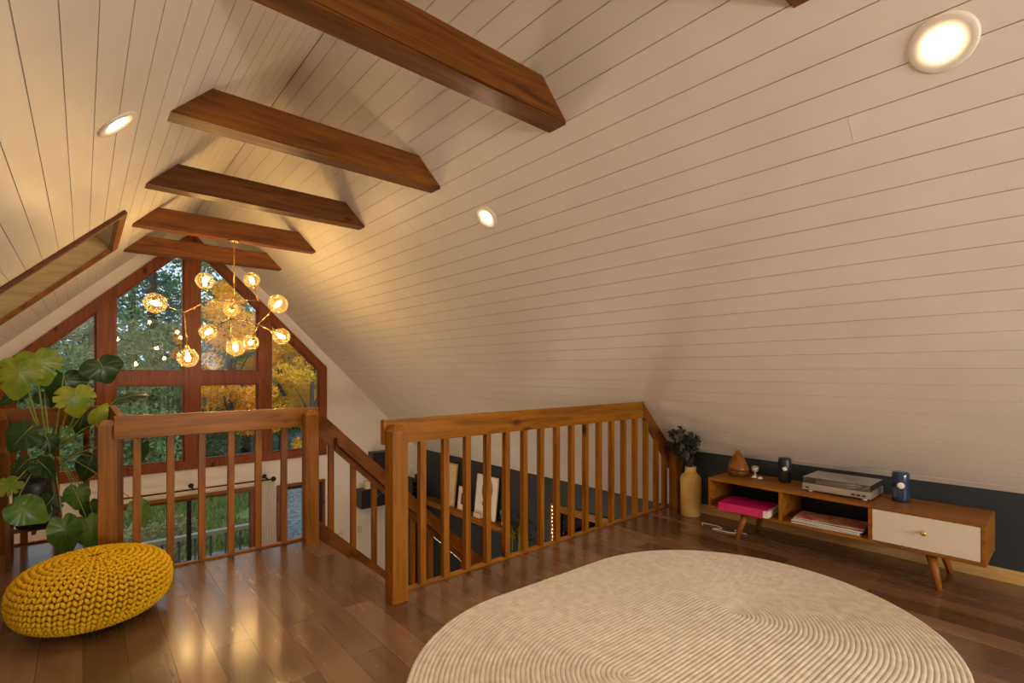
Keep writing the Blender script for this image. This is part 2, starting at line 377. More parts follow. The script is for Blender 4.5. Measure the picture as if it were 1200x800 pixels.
# ground floor right wall with the side window opening (Y 3.1..4.69, Z -2.0..-0.57)
SWY0, SWY1, SWZ0, SWZ1 = 3.1, 4.72, -2.0, -0.56
b = B()
zt = RZ-(OUTR-XC)+0.03
b.box(OUTR, BACKY, LOWZ, OUTR+0.15, SWY0, zt); b.box(OUTR, SWY1, LOWZ, OUTR+0.15, GY, zt)
b.box(OUTR, SWY0, LOWZ, OUTR+0.15, SWY1, SWZ0); b.box(OUTR, SWY0, SWZ1, OUTR+0.15, SWY1, zt)
struct('wall_lower_right', b, M['dark_wall'])
b = B().box(OUTL-0.15, BACKY, LOWZ, OUTL, GY, zt); struct('wall_lower_left', b, M['white_wall'])
struct('floor_lower', B().box(OUTL-0.2, BACKY-0.2, LOWZ-0.1, OUTR+0.2, GY+0.2, LOWZ), M['floor'])
# loft floor (L shaped, open over the stair and the living room)
FE = 3.735; LFX = 0.192; LFY = 4.90; SX = 1.31; CYE = 2.487
poly = [(KL, BACKY), (KX, BACKY), (KX, CYE), (SX, CYE), (SX, FE), (LFX, FE), (LFX, LFY), (KL, LFY)]
fl = struct('floor', B().prism(poly, 'Z', -0.02, 0.0), M['floor'])
inner = poly
struct('ceiling_lower', B().prism(poly, 'Z', -0.27, -0.0205), M['white_wall'])
# edge nosings
b = B()
b.box(SX+0.0, CYE-0.028, 0.0, KX, CYE, 0.014, 0.003)
struct('trim_2', b, M['rail_x'])
b = B().box(LFX, FE-0.028, 0.0, SX, FE, 0.014, 0.003); struct('trim_3', b, M['rail_x'])
b = B().box(LFX-0.028, FE, 0.0, LFX, LFY, 0.014, 0.003); b.box(KL, LFY-0.028, 0.0, LFX, LFY, 0.014, 0.003); struct('trim_4', b, M['rail_y'])
# fascia of the opening
b = B().box(SX, CYE, -0.28, KX, CYE+0.02, 0.006); b.box(LFX, FE, -0.28, SX, FE+0.02, 0.006); b.box(KL, LFY, -0.28, LFX, LFY+0.02, 0.006); b.box(LFX, FE+0.02, -0.28, LFX+0.02, LFY, 0.006)
struct('trim_5', b, M['rail_x'])
# baseboards
struct('baseboard_right', B().box(KX-0.02, BACKY, 0, KX, 2.36, 0.075, 0.003), M['pine'])
struct('baseboard_left', B().box(KL, BACKY, 0, KL+0.02, 4.86, 0.075, 0.003), M['pine'])

# ------------------------------------------------------------ gable window, lower window, door, side window
win = sroot('window_1', (XC, GY, WZ0))
def inset(poly, d):
    n = len(poly); out = []
    for i in range(n):
        p0, p1, p2 = Vector(poly[i-1]), Vector(poly[i]), Vector(poly[(i+1) % n])
        e1 = (p1-p0).normalized(); e2 = (p2-p1).normalized(); n1 = Vector((-e1.y, e1.x)); n2 = Vector((-e2.y, e2.x))
        k = (n1+n2).normalized(); out.append(tuple(p1 + k*(d/k.dot(n1))))
    return out
def ringframe(b, outer, inner, y0, y1):
    n = len(outer)
    for i in range(n):
        j = (i+1) % n
        b.prism([outer[i], outer[j], inner[j], inner[i]], 'Y', y0, y1)
inn = inset(big, 0.115)
b = B(); ringframe(b, big, inn, GY-0.03, GY+0.12)
obj('window_frame', b, M['frame_z'], win)
MW = 0.092
def top_at(x): return inn[3][1] - abs(x-XC)
for cx in (XC-0.95, XC, XC+0.95):
    a, c = cx-MW, cx+MW
    pts = [(a, inn[0][1]), (c, inn[0][1]), (c, top_at(c)+0.01)]
    if cx == XC: pts += [(XC, inn[3][1]+0.01)]
    pts += [(a, top_at(a)+0.01)]
    obj('mullion', B().prism(pts, 'Y', GY-0.028, GY+0.11), M['frame_z'], win)
for x0, x1 in ((XC-0.95+MW, XC-MW), (XC+MW, XC+0.95-MW)):
    obj('transom', B().box(x0, GY-0.02, 1.035, x1, GY+0.10, 1.22), M['frame_z'], win)
pane_polys = []
xs_in = (inn[0][0], XC-0.95-MW, XC-0.95+MW, XC-MW, XC+MW, XC+0.95-MW, XC+0.95+MW, inn[1][0])
zb = inn[0][1]; ze = inn[2][1]
pane_polys.append([(xs_in[0], zb), (xs_in[1], zb), (xs_in[1], top_at(xs_in[1])), (xs_in[0], ze)])
pane_polys.append([(xs_in[6], zb), (xs_in[7], zb), (xs_in[7], ze), (xs_in[6], top_at(xs_in[6]))])
for a, c in ((xs_in[2], xs_in[3]), (xs_in[4], xs_in[5])):
    pane_polys.append([(a, zb), (c, zb), (c, 1.035), (a, 1.035)])
    pane_polys.append([(a, 1.22), (c, 1.22), (c, top_at(c)), (a, top_at(a))])
for pp in pane_polys:
    ip = inset(pp, 0.022)
    b = B(); ringframe(b, pp, ip, GY+0.02, GY+0.07)
    s_ = obj('sash', b, M['frame_z'], win)
    obj('pane', B().prism(ip, 'Y', GY+0.040, GY+0.046), M['pane'], s_)
# lower window with projecting head ledge and black centre bar
w2 = sroot('window_2', ((lowwin[0]+lowwin[2])/2, GY, lowwin[1]))
lw = [(lowwin[0], lowwin[1]), (lowwin[2], lowwin[1]), (lowwin[2], lowwin[3]), (lowwin[0], lowwin[3])]
b = B(); ringframe(b, lw, inset(lw, 0.05), GY-0.02, GY+0.12); obj('window_frame', b, M['frame_z'], w2)
b = B().box(lowwin[0]-0.08, GY-0.17, -0.545, lowwin[2]+0.06, GY, -0.50, 0.004); obj('head_ledge', b, M['rail_x'], w2)
b = B().box(lowwin[0]-0.06, GY-0.155, -0.4995, lowwin[2]+0.05, GY, -0.494); obj('ledge_top', b, M['white_wall'], w2)
obj('centre_bar', B().box(1.115, GY-0.01, lowwin[1]+0.05, 1.165, GY+0.06, lowwin[3]-0.05), M['iron'], w2)
obj('pane', B().box(lowwin[0]+0.05, GY+0.045, lowwin[1]+0.05, 1.115, GY+0.05, lowwin[3]-0.05), M['pane'], w2)
obj('pane', B().box(1.165, GY+0.045, lowwin[1]+0.05, lowwin[2]-0.05, GY+0.05, lowwin[3]-0.05), M['pane'], w2)
# glazed door
d1 = sroot('door_1', ((door[0]+door[2])/2, GY, LOWZ))
dp = [(door[0], door[1]), (door[2], door[1]), (door[2], door[3]), (door[0], door[3])]
b = B(); di = inset(dp, 0.04); ringframe(b, dp, di, GY-0.03, GY+0.12); obj('door_frame', b, M['frame_z'], d1)
b = B(); ringframe(b, di, inset(di, 0.06), GY+0.02, GY+0.07); obj('door_leaf', b, M['iron'], d1)
di2 = inset(di, 0.06); obj('pane', B().prism(di2, 'Y', GY+0.04, GY+0.046), M['pane'], d1)
obj('door_handle', B().tube([(di2[0][0]-0.03, GY-0.03, -1.7), (di2[0][0]-0.03, GY-0.03, -1.55)], 0.012).tube([(di2[0][0]-0.03, GY+0.03, -1.62), (di2[0][0]-0.03, GY-0.03, -1.62)], 0.01), M['iron'], d1)
# side window in the charcoal wall
w3 = sroot('window_3', (OUTR, (SWY0+SWY1)/2, SWZ0))
b = B(); t_ = 0.09
b.box(OUTR-0.03, SWY0, SWZ1-t_, OUTR+0.12, SWY1, SWZ1); b.box(OUTR-0.03, SWY0, SWZ0, OUTR+0.12, SWY1, SWZ0+t_)
b.box(OUTR-0.03, SWY0, SWZ0+t_, OUTR+0.12, SWY0+t_, SWZ1-t_); b.box(OUTR-0.03, SWY1-t_, SWZ0+t_, OUTR+0.12, SWY1, SWZ1-t_)
obj('window_frame', b, M['rail_y'], w3)
obj('pane', B().box(OUTR+0.05, SWY0+t_, SWZ0+t_, OUTR+0.056, SWY1-t_, SWZ1-t_), M['pane'], w3)
# skylight: casing, reveals and glass
sk = sroot('window_4', tuple(roofpt(-1, (SKY_U0+SKY_U1)/2, (SKY_Y0+SKY_Y1)/2)))
def skbox(u0, u1, y0, y1, h0, h1):
    p = [roofpt(-1, u0, 0, h0), roofpt(-1, u1, 0, h0), roofpt(-1, u1, 0, h1), roofpt(-1, u0, 0, h1)]
    return B().prism([(q.x, q.z) for q in p], 'Y', y0, y1)
cw = 0.055
obj('casing', skbox(SKY_U0-cw, SKY_U1+cw, SKY_Y0-cw, SKY_Y0+0.01, -0.01, 0.028), M['beam'], sk)
obj('casing', skbox(SKY_U0-cw, SKY_U1+cw, SKY_Y1-0.01, SKY_Y1+cw, -0.01, 0.028), M['rail_d'], sk)
obj('casing', skbox(SKY_U0-cw, SKY_U0+0.01, SKY_Y0+0.01, SKY_Y1-0.01, -0.01, 0.028), M['rail_d'], sk)
obj('casing', skbox(SKY_U1-0.01, SKY_U1+cw, SKY_Y0+0.01, SKY_Y1-0.01, -0.01, 0.028), M['rail_d'], sk)
for a in ((SKY_U0-0.02, SKY_U1+0.02, SKY_Y0-0.02, SKY_Y0), (SKY_U0-0.02, SKY_U1+0.02, SKY_Y1, SKY_Y1+0.02), (SKY_U0-0.02, SKY_U0, SKY_Y0, SKY_Y1), (SKY_U1, SKY_U1+0.02, SKY_Y0, SKY_Y1)):
    obj('reveal', skbox(*a, -0.30, -0.01), M['reveal'], sk)
obj('pane', skbox(SKY_U0, SKY_U1, SKY_Y0, SKY_Y1, -0.285, -0.28), M['pane'], sk)

# ------------------------------------------------------------ collar-tie beams
BZ = 2.573; BT = 0.19
names = ['dark wooden ceiling beam cut off by the top edge above the right slope', 'largest dark wooden ceiling beam crossing the top of the photo',
         'second dark wooden ceiling beam behind the largest one', 'third dark wooden ceiling beam, in the middle of the row', 'reddish wooden ceiling beam that carries the chandelier canopy',
         'farthest ceiling beam, just in front of the gable window']
for i, (y, lb) in enumerate(zip((0.57, 1.85, 3.11, 4.41, 5.70, 6.98), names)):
    hw = RZ-BZ-0.001; ht = RZ-(BZ+BT)-0.001
    b = B().prism([(XC-hw, BZ), (XC+hw, BZ), (XC+ht, BZ+BT), (XC-ht, BZ+BT)], 'Y', y, y+0.145)
    bmesh.ops.bevel(b.bm, geom=[e for e in b.bm.edges if abs(e.verts[0].co.z-BZ) < 1e-4 and abs(e.verts[1].co.z-BZ) < 1e-4 and abs(e.verts[0].co.y-e.verts[1].co.y) < 1e-4], offset=0.008, segments=2, affect='EDGES')
    tag(obj('ceiling_beam', b, M['beam']), lb, 'beam', 'collar beams across the vaulted ceiling')

# ------------------------------------------------------------ recessed lights
def downlight(side, y, label):
    u = (2.231-XC)/s2
    p = roofpt(side, u, y); nrm = Vector((-side*s2, 0, -s2))
    t = thing('recessed_light', label, 'ceiling light', tuple(p), 'recessed ceiling lights')
    mt = Matrix.Translation(p) @ Vector((0, 0, 1)).rotation_difference(nrm).to_matrix().to_4x4()
    obj('trim_ring', B().lathe([(0.0465, -0.006), (0.0465, 0.003), (0.050, 0.004), (0.074, 0.008), (0.090, 0.009), (0.096, 0.004), (0.097, -0.004)], seg=40, mtx=mt), M['ring'], t)
    obj('lens', B().lathe([(0.0005, 0.0), (0.046, 0.0), (0.046, 0.001), (0.0455, 0.0015), (0.0005, 0.002)], seg=40, mtx=mt), M['lens'], t)
downlight(1, 0.317, 'large bright round recessed light in upper right of the white slope')
downlight(1, 2.86, 'small round recessed light in the middle of the right white slope')
downlight(-1, 2.88, 'round recessed light in the left white slope, above the skylight')
downlight(-1, 0.317, 'added round recessed light, out of view, in the left slope beside the camera')  # added out of view to brighten the loft
downlight(1, -2.2, 'added round recessed light, out of view, in the right slope behind the camera')  # extra row added behind the camera for more light
downlight(-1, -2.2, 'added round recessed light, out of view, in the left slope behind the camera')  # left half of the added rear row

# ------------------------------------------------------------ railings
RT = 0.96; RH = 0.135; SQ = 0.038
def newel(b, x0, y0, x1, y1, zt, z0=0.0):
    b.box(x0, y0, z0, x1, y1, zt-0.03, 0.004)
    cx, cy = (x0+x1)/2, (y0+y1)/2; e = 0.004
    bot = [b.bm.verts.new(p) for p in ((x0+e, y0+e, zt-0.031), (x1-e, y0+e, zt-0.031), (x1-e, y1-e, zt-0.031), (x0+e, y1-e, zt-0.031))]
    k = 0.02
    top = [b.bm.verts.new(p) for p in ((cx-k, cy-k, zt), (cx+k, cy-k, zt), (cx+k, cy+k, zt), (cx-k, cy+k, zt))]
    for i in range(4): b.bm.faces.new((bot[i], bot[(i+1) % 4], top[(i+1) % 4], top[i]))
    b.bm.faces.new(top)
    return b
def baluster(x, y, z0, z1, parent, m='rail_z'):
    return obj('baluster', B().box(x-SQ/2, y-SQ/2, z0, x+SQ/2, y+SQ/2, z1, 0.003), M[m], parent)
# railing in front of the living room
ra = thing('railing', 'straight wooden railing in front of the gable window, between two posts', 'railing', (0.7, 3.70, 0))
obj('handrail', B().box(0.135, 3.655, RT-RH, 1.30, 3.695, RT, 0.004), M['rail_x'], ra)
obj('newel_post', newel(B(), 0.065, 3.697, 0.150, 3.787, 0.935), M['rail_z'], ra)
obj('newel_post', newel(B(), 1.180, 3.562, 1.270, 3.652, 0.945), M['rail_z'], ra)
for i in range(6): baluster(0.245+0.1665*i, 3.7155, 0.014 if False else 0.0145, RT-0.04, ra)
# rear-left railing
rb = thing('railing', 'wooden railing behind the monstera plant at the left edge', 'railing', (-0.5, 4.85, 0))
obj('handrail', B().box(0.151, 3.6955, RT-RH, 0.190, 4.87, RT, 0.004), M['rail_y'], rb)
obj('handrail', B().box(KL+0.25, 4.83, RT-RH, 0.150, 4.87, RT, 0.004), M['rail_x'], rb)
obj('newel_post', newel(B(), -0.47, 4.742, -0.38, 4.828, 0.93), M['rail_z'], rb)
for i in range(7): baluster(0.171, 3.90+0.155*i, 0.0145, RT-0.04, rb)
for i in range(11): baluster(0.02-0.166*i, 4.886-SQ/2+0.012, 0.0145, RT-0.04, rb)
# railing over the stair well
rc = thing('railing', 'long wooden railing above the stairs, ending at the white slope', 'railing', (2.7, 2.45, 0))
CYr = 2.467
xb = 3.60
obj('handrail', B().box(1.215, CYr-0.020-0.0, RT-RH, xb, CYr+0.020, RT, 0.004), M['rail_x'], rc)
sl = [(xb, RT), (xb+0.03, RT-0.002), (KX-0.09+0.02, zk+0.05+0.0), (KX-0.09+0.02, zk-0.155), (xb, RT-RH)]
x9 = KX-0.012; z9 = RZ-(x9-XC)-0.012
sl = [(xb, RT), (RZ-RT+XC-0.03, RT), (x9, z9), (x9, z9-0.19), (xb+0.02, RT-RH), (xb, RT-RH)]
obj('handrail', B().prism(sl, 'Y', CYr-0.020, CYr+0.020), M['rail_d'], rc, )
obj('newel_post', newel(B(), 1.220, 2.355, 1.310, 2.445, 0.935), M['rail_z'], rc)
for i in range(16):
    x = 1.458+0.157*i
    zt_ = RT-0.04 if x < xb else RT-RH+0.03-(x-xb)*1.05
    baluster(x, CYr, 0.0145, zt_, rc)
baluster(3.945, CYr, 0.0145, 0.47, rc)
obj('end_post', B().box(3.968, 2.345, 0.0, 4.05, 2.432, 0.50, 0.004), M['rail_z'], rc)
# stair railing and stringer going down to the right
rd = thing('stair_railing', 'sloping wooden stair railing going down from the post to the right', 'stair railing', (2.5, 3.68, -1.2))
SLP = 0.965
def strz(x): return 0.165-(x-1.27)*SLP
xe = 4.05
def rail_prism(z_off, h, y0, y1, xa=1.27, xb_=xe):
    return B().prism([(xa, strz(xa)+z_off), (xb_, strz(xb_)+z_off), (xb_, strz(xb_)+z_off-h), (xa, strz(xa)+z_off-h)], 'Y', y0, y1)
obj('handrail', rail_prism(0.80, 0.185, 3.662, 3.70, 1.2705), M['rail_d'], rd)
obj('grab_rail', rail_prism(0.705, 0.045, 3.60, 3.6615, 1.42), M['rail_d'], rd)
obj('grab_rail', rail_prism(0.66, 0.055, 3.645, 3.6615, 1.42), M['rail_d'], rd)
obj('stringer', rail_prism(0.0, 0.42, 3.655, 3.71, 1.2705), M['rail_d'], rd)
for i in range(15):
    x = 1.40+0.172*i
    obj('baluster', B().box(x-SQ/2, 3.665, strz(x)-0.03, x+SQ/2, 3.70, strz(x)+0.66, 0.003), M['rail_z'], rd)
# the stair itself
st = thing('staircase', 'wooden staircase going down behind the long railing', 'stairs', (2.6, 3.06, LOWZ))
for i in range(13):
    x0 = SX+0.012+0.208*i; z = -0.193-0.193*i
    obj('tread', B().box(x0, CYE+0.03, z-0.03, x0+0.235, 3.65, z, 0.004), M['floor'], st)
    obj('riser', B().box(x0, CYE+0.03, z+0.001, x0+0.015, 3.65, z+0.162), M['rail_x'], st)

# ------------------------------------------------------------ chandelier
ch = thing('chandelier', 'branching brass chandelier with ten glowing amber glass globes', 'chandelier', (XC, 5.77, BZ))
cy0 = 5.775
top = Vector((1.187, cy0, BZ))
obj('canopy', B().lathe([(0.0005, 0), (0.062, 0), (0.062, -0.014), (0.05, -0.02), (0.0005, -0.021)], c=top, seg=28), M['brass'], ch)
hub = at(275, 352, cy0); hub.x = top.x
obj('stem', B().tube([top+Vector((0, 0, -0.015)), hub], 0.0065, 10), M['brass'], ch)
low = at(268, 372, cy0-0.02)
jl1 = at(243, 353, 5.60); jl2 = at(216, 366, 5.45); jr1 = at(303, 352, 5.9); jr2 = at(303, 380, 5.45); 
bulbs = [  # pixel centre, depth, radius, joint
    ((182, 355), 5.20, 0.088, jl2, (1, 0, .1)), ((240, 329), 5.66, 0.083, jl1, (0, 0, 1)), ((295, 328), 6.0, 0.084, jr1, (0, 0, 1)),
    ((326, 356), 5.15, 0.090, jr2, (.5, -.3, .4)), ((330, 394), 5.35, 0.082, jr2, (1, -.2, -.1)), ((220, 419), 5.40, 0.088, jl2, (0, 0, -1)),
    ((271, 363), 6.25, 0.08, hub, (0, 1, 0)), ((244, 389), 5.95, 0.085, low, (-.5, .2, -.4)), ((276, 407), 5.50, 0.086, low, (0, -.3, -1)), ((294, 401), 5.75, 0.08, jr2, (-.2, .4, -.6))]
obj('hub', B().ball(hub, 0.02, 14), M['brass'], ch); obj('hub', B().ball(low, 0.017, 14), M['brass'], ch)
for a, c in ((hub, jl1), (jl1, jl2), (hub, jr1), (low, jr2), (hub, low)):
    obj('arm', B().tube([a, c], 0.0055, 8).ball(c, 0.011, 10), M['brass'], ch)
lampd = bpy.data.lights.new('bulb_light', 'POINT'); lampd.energy = BULB_W; lampd.color = (1.0, 0.66, 0.34); lampd.shadow_soft_size = 0.03
for (p, Y, r, j, dr) in bulbs:
    c = at(p[0], p[1], Y); d = (c-j).normalized(); s0 = c - d*(r*0.97)
    obj('arm', B().tube([j, s0], 0.0055, 8), M['brass'], ch)
    mt = Matrix.Translation(c) @ Vector((0, 0, 1)).rotation_difference(d).to_matrix().to_4x4()
    prof = [(0.018, -r*0.99)] + [(r*math.sin(a), -r*math.cos(a)) for a in [R(q) for q in range(18, 175, 12)]] + [(0.002, r)]
    g = obj('globe', B().lathe(prof, seg=28, mtx=mt), M['globe'], ch)
    obj('socket', B().lathe([(0.011, -r-0.03), (0.02, -r-0.02), (0.021, -r+0.012), (0.012, -r+0.03)], seg=16, mtx=mt), M['brass'], g)
    fb = B(); mf = mt
    for k in range(4):
        a = k*PI/2; ax, ay = 0.012*math.cos(a), 0.012*math.sin(a)
        fb.tube([mf @ Vector((ax*0.5, ay*0.5, -r*0.5)), mf @ Vector((ax, ay, -r*0.1)), mf @ Vector((ax*0.6, ay*0.6, r*0.38))], 0.0075, 6)
    obj('filament', fb, M['glow'], g)
    lo = bpy.data.objects.new('bulb_light', lampd); COL.objects.link(lo); lo.location = c - root_loc(ch); lo.parent = ch

# ------------------------------------------------------------ braided rug
def rug():
    A = np.array((1.655, 1.185)); C = np.array((2.46, 1.15)); Rr = 0.888
    d = (C-A); L = np.linalg.norm(d); d = d/L; nn = np.array((-d[1], d[0]))
    nr = 44; w = Rr/nr; V = []; Fc = []
    prof = [(-0.5, -0.5), (-0.36, 0.62), (0.0, 1.0), (0.36, 0.62), (0.5, -0.5)]
    NS = 640
    for i in range(nr):
        rc_ = (i+0.5)*w; per = 2*L + 2*PI*rc_; s = np.linspace(0, per, NS, endpoint=False)
        base = len(V)
        for q in s:
            if q < L: c = A + d*q; no = nn; 
            elif q < L+PI*rc_: a = (q-L)/rc_; c = C; no = nn*math.cos(a) + d*math.sin(a)
            elif q < 2*L+PI*rc_: c = C - d*(q-L-PI*rc_); no = -nn
            else: a = (q-2*L-PI*rc_)/rc_; c = A; no = -nn*math.cos(a) - d*math.sin(a)
            for (o_, h_) in prof:
                br_ = 0.5+0.5*math.sin(q*2*PI/0.034 + (PI if o_ > 0 else 0) + i*1.3)
                hh = 0.006 + h_*(0.0028 + 0.0012*br_)
                p = c + no*(rc_ + o_*w*0.98)
                V.append((p[0], p[1], hh))
        n5 = len(prof)
        for k in range(NS):
            k2 = (k+1) % NS
            for j in range(n5-1): Fc.append((base+k*n5+j, base+k*n5+j+1, base+k2*n5+j+1, base+k2*n5+j))
    # rim down to the floor and backing
    base = len(V); o5 = (nr-1)*NS*5
    for k in range(NS):
        p = V[o5+k*5+4]; V.append((p[0], p[1], 0.001))
    for k in range(NS):
        k2 = (k+1) % NS; Fc.append((o5+k*5+4, base+k, base+k2, o5+k2*5+4))
    Fc.append([base+k for k in range(NS)][::-1])
    return npobj('rug', V, Fc, M['rug'], None, (2.05, 1.13, 0))
tag(rug(), 'large oval braided cream jute rug on the dark plank floor', 'rug')

# ------------------------------------------------------------ knitted pouf
def pouf(cx, cy, Rp, Hp):
    def surf(v):       # v in 0..1 bottom to top; superelliptic section
        a = -PI/2 + PI*v
        ca, sa = math.cos(a), math.sin(a)
        r = Rp*abs(ca)**0.62; z = Hp/2*(1+math.copysign(abs(sa)**0.80, sa))
        return r, z
    t = thing('pouf', 'round mustard yellow chunky knitted pouf on the floor at left', 'pouf', (cx, cy, 0))
    prof = [surf(v/30) for v in range(31)]
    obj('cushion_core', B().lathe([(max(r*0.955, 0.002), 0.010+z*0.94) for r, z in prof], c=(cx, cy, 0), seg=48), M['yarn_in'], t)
    # knit: rows of V-shaped loops following the surface
    arc = [(0.0, 0.0)]; vv = np.linspace(0.0, 1.0, 400); cum = [0]
    P = [surf(v) for v in vv]
    for i in range(1, 400): cum.append(cum[-1] + math.dist(P[i], P[i-1]))
    tot = cum[-1]; rows = 30
    sb = bmesh.new(); bmesh.ops.create_icosphere(sb, subdivisions=1, radius=1); sv = np.array([v.co[:] for v in sb.verts]); sf = [[v.index for v in f.verts] for f in sb.faces]; sb.free()
    V = []; Fc = []
    rh = tot/rows
    ncol = 48
    for r_ in range(rows):
        s = (r_+0.5)*rh; v = float(np.interp(s, cum, vv)); rr, zz = surf(v)
        r2, z2 = surf(min(1, v+0.005)); r1, z1 = surf(max(0, v-0.005))
        tv = Vector((r2-r1, 0, z2-z1)).normalized()
        nc = ncol if rr > 0.6*Rp else (25 if rr > 0.3*Rp else 12)
        wd = 2*PI*rr/nc
        if rr < 0.02: continue
        for c_ in range(nc):
            for sgn in (-1, 1):
                th = 2*PI*(c_ + 0.5*(r_ % 2)*0 + sgn*0.235)/nc + 0.012*r_
                er = Vector((math.cos(th), math.sin(th), 0)); et = Vector((-math.sin(th), math.cos(th), 0)); ev = er*tv.x + Vector((0, 0, tv.z)); en = et.cross(ev).normalized()
                if en.dot(er) < 0 and zz > 0.3*Hp and zz < 0.7*Hp: en = -en
                if zz <= 0.3*Hp and en.z > 0 and tv.x > 0.3: en = -en
                if zz >= 0.7*Hp and en.z < 0: en = -en
                c0 = er*rr + Vector((0, 0, zz)) - en*0.004
                ang = sgn*R(32)
                lng = (ev*math.cos(ang) + et*math.sin(ang)); sid = (et*math.cos(ang) - ev*math.sin(ang))
                a_, b_, h_ = rh*0.66, min(wd*0.225, 0.0092), 0.012
                M3 = np.array([lng*a_, sid*b_, en*h_])
                j = 1 + random.uniform(-0.06, 0.06)
                W = sv @ (M3*j) + np.array(c0) + np.array((cx, cy, 0.012))
                W[:, 2] = np.maximum(W[:, 2], 0.001)
                bse = len(V); V.extend(W.tolist()); Fc.extend([[bse+q for q in f] for f in sf])
    npobj('knitted_cover', V, Fc, M['yarn'], t)
pouf(0.045, 3.20, 0.315, 0.30)

# ------------------------------------------------------------ media console
KXF, KXB = 3.585, 3.985; YC0, YC1 = 0.335, 1.865; Z0, Z1 = 0.188, 0.415; T = 0.018
co = thing('media_console', 'low walnut record console with tapered legs against the charcoal knee wall', 'console', ((KXF+KXB)/2, (YC0+YC1)/2, 0))
obj('top_panel', B().box(KXF, YC0, Z1-T, KXB, YC1, Z1, 0.003), M['console'], co)
obj('bottom_panel', B().box(KXF, YC0, Z0, KXB, YC1, Z0+T, 0.003), M['console'], co)
for y in (YC0, YC1-T): obj('side_panel', B().box(KXF, y, Z0+T, KXB, y+T, Z1-T, 0.002), M['console'], co)
TY = (YC1-YC0)/3
for y in (YC0+TY, YC0+2*TY): obj('divider', B().box(KXF+0.004, y-T/2, Z0+T, KXB-0.01, y+T/2, Z1-T, 0.002), M['console'], co)
obj('back_panel', B().box(KXB-0.01, YC0+T, Z0+T, KXB-0.002, YC1-T, Z1-T), M['black'], co)
dr = obj('drawer', B().box(KXF+0.003, YC0+T+0.003, Z0+T+0.003, KXF+0.022, YC0+TY-T/2-0.003, Z1-T-0.003, 0.002).box(KXF+0.022, YC0+T+0.02, Z0+T+0.01, KXB-0.03, YC0+TY-T/2-0.02, Z1-T-0.05), M['drawer'], co)
ky = (YC0+YC0+TY)/2; kz = (Z0+Z1)/2+0.008
mk = Matrix.Translation((KXF+0.003, ky, kz)) @ Matrix.Rotation(-PI/2, 4, 'Y')
obj('knob', B().lathe([(0.006, 0), (0.006, 0.012), (0.013, 0.016), (0.014, 0.024), (0.008, 0.028), (0.001, 0.0285)], seg=20, mtx=mk), M['brass'], dr)['label'] = 'small brass knob'
for (x, y, dx, dy) in ((KXF+0.06, YC0+0.235, -0.045, -0.045), (KXB-0.06, YC0+0.235, 0.03, -0.045), (KXF+0.06, YC1-0.255, -0.045, 0.045), (KXB-0.06, YC1-0.255, 0.03, 0.045)):
    obj('leg', B().tube([(x, y, Z0), (x+dx*0.5, y+dy*0.5, Z0/2), (x+dx, y+dy, 0.0)], 0.026, 14, taper=0.014), M['leg_wood'], co)

# things on and in the console
tt = thing('turntable', 'silver stereo turntable with clear dust cover on the console', 'turntable', (3.83, 1.055, Z1))
ty0, ty1, tx0, tx1 = 0.86, 1.245, 3.672, 3.965
obj('plinth', B().box(tx0, ty0, Z1+0.012, tx1, ty1, Z1+0.055, 0.003), M['silver'], tt)
obj('dust_cover', B().box(tx0+0.004, ty0+0.004, Z1+0.058, tx1-0.004, ty1-0.004, Z1+0.062, 0.001).box(tx0+0.002, ty0+0.002, Z1+0.0585, tx0+0.006, ty1-0.002, Z1+0.093).box(tx1-0.006, ty0+0.002, Z1+0.0585, tx1-0.002, ty1-0.002, Z1+0.093).box(tx0+0.0065, ty0+0.002, Z1+0.0625, tx1-0.0065, ty0+0.006, Z1+0.093).box(tx0+0.0065, ty1-0.006, Z1+0.0625, tx1-0.0065, ty1-0.002, Z1+0.093).box(tx0+0.002, ty0+0.002, Z1+0.0935, tx1-0.002, ty1-0.002, Z1+0.0965), M['clear'], tt)
obj('platter', B().lathe([(0.001, 0), (0.125, 0), (0.128, 0.004), (0.128, 0.014), (0.02, 0.015), (0.001, 0.016)], c=(3.83, 1.08, Z1+0.0625), seg=36), M['silver'], tt)
obj('tone_arm', B().tube([(3.93, 0.90, Z1+0.075), (3.91, 0.92, Z1+0.083), (3.78, 0.93, Z1+0.083), (3.76, 0.96, Z1+0.08)], 0.004, 8), M['silver'], tt)
for y in (0.885, 0.915, 0.945): obj('button', B().box(tx0-0.004, y, Z1+0.024, tx0, y+0.018, Z1+0.034, 0.001), M['black'], tt)
obj('button', B().box(tx0-0.004, 1.205, Z1+0.026, tx0, 1.225, Z1+0.034, 0.001), M['black'], tt)
for (x, y) in ((tx0+0.03, ty0+0.04), (tx0+0.03, ty1-0.04), (tx1-0.03, ty0+0.04), (tx1-0.03, ty1-0.04)):
    obj('foot', B().lathe([(0.014, 0), (0.017, 0.012)], c=(x, y, Z1), seg=16), M['white'], tt)
def canister(x, y, h, r, m, label):
    t = thing('candle_lantern', label, 'ornament', (x, y, Z1))
    obj('body', B().lathe([(r*0.85, 0), (r*0.95, 0.006), (r, 0.03), (r*0.9, h*0.35), (r*0.96, h*0.45), (r*1.0, h*0.62), (r*0.98, h*0.9), (r*0.9, h*0.985), (r*0.6, h), (0.002, h)], c=(x, y, Z1), seg=30), M[m], t)
    # round pale emblem facing the room
    dirv = Vector((-x, -y, 0)).normalized(); p = Vector((x, y, Z1+h*0.57)) + dirv*(r*0.955)
    mt = Matrix.Translation(p) @ Vector((0, 0, 1)).rotation_difference(dirv).to_matrix().to_4x4()
    obj('medallion', B().lathe([(0.001, -0.004), (r*0.42, -0.004), (r*0.42, 0.003), (r*0.3, 0.0055), (0.001, 0.006)], seg=(4 if m == 'black' else 20), mtx=mt), M['white'], t)
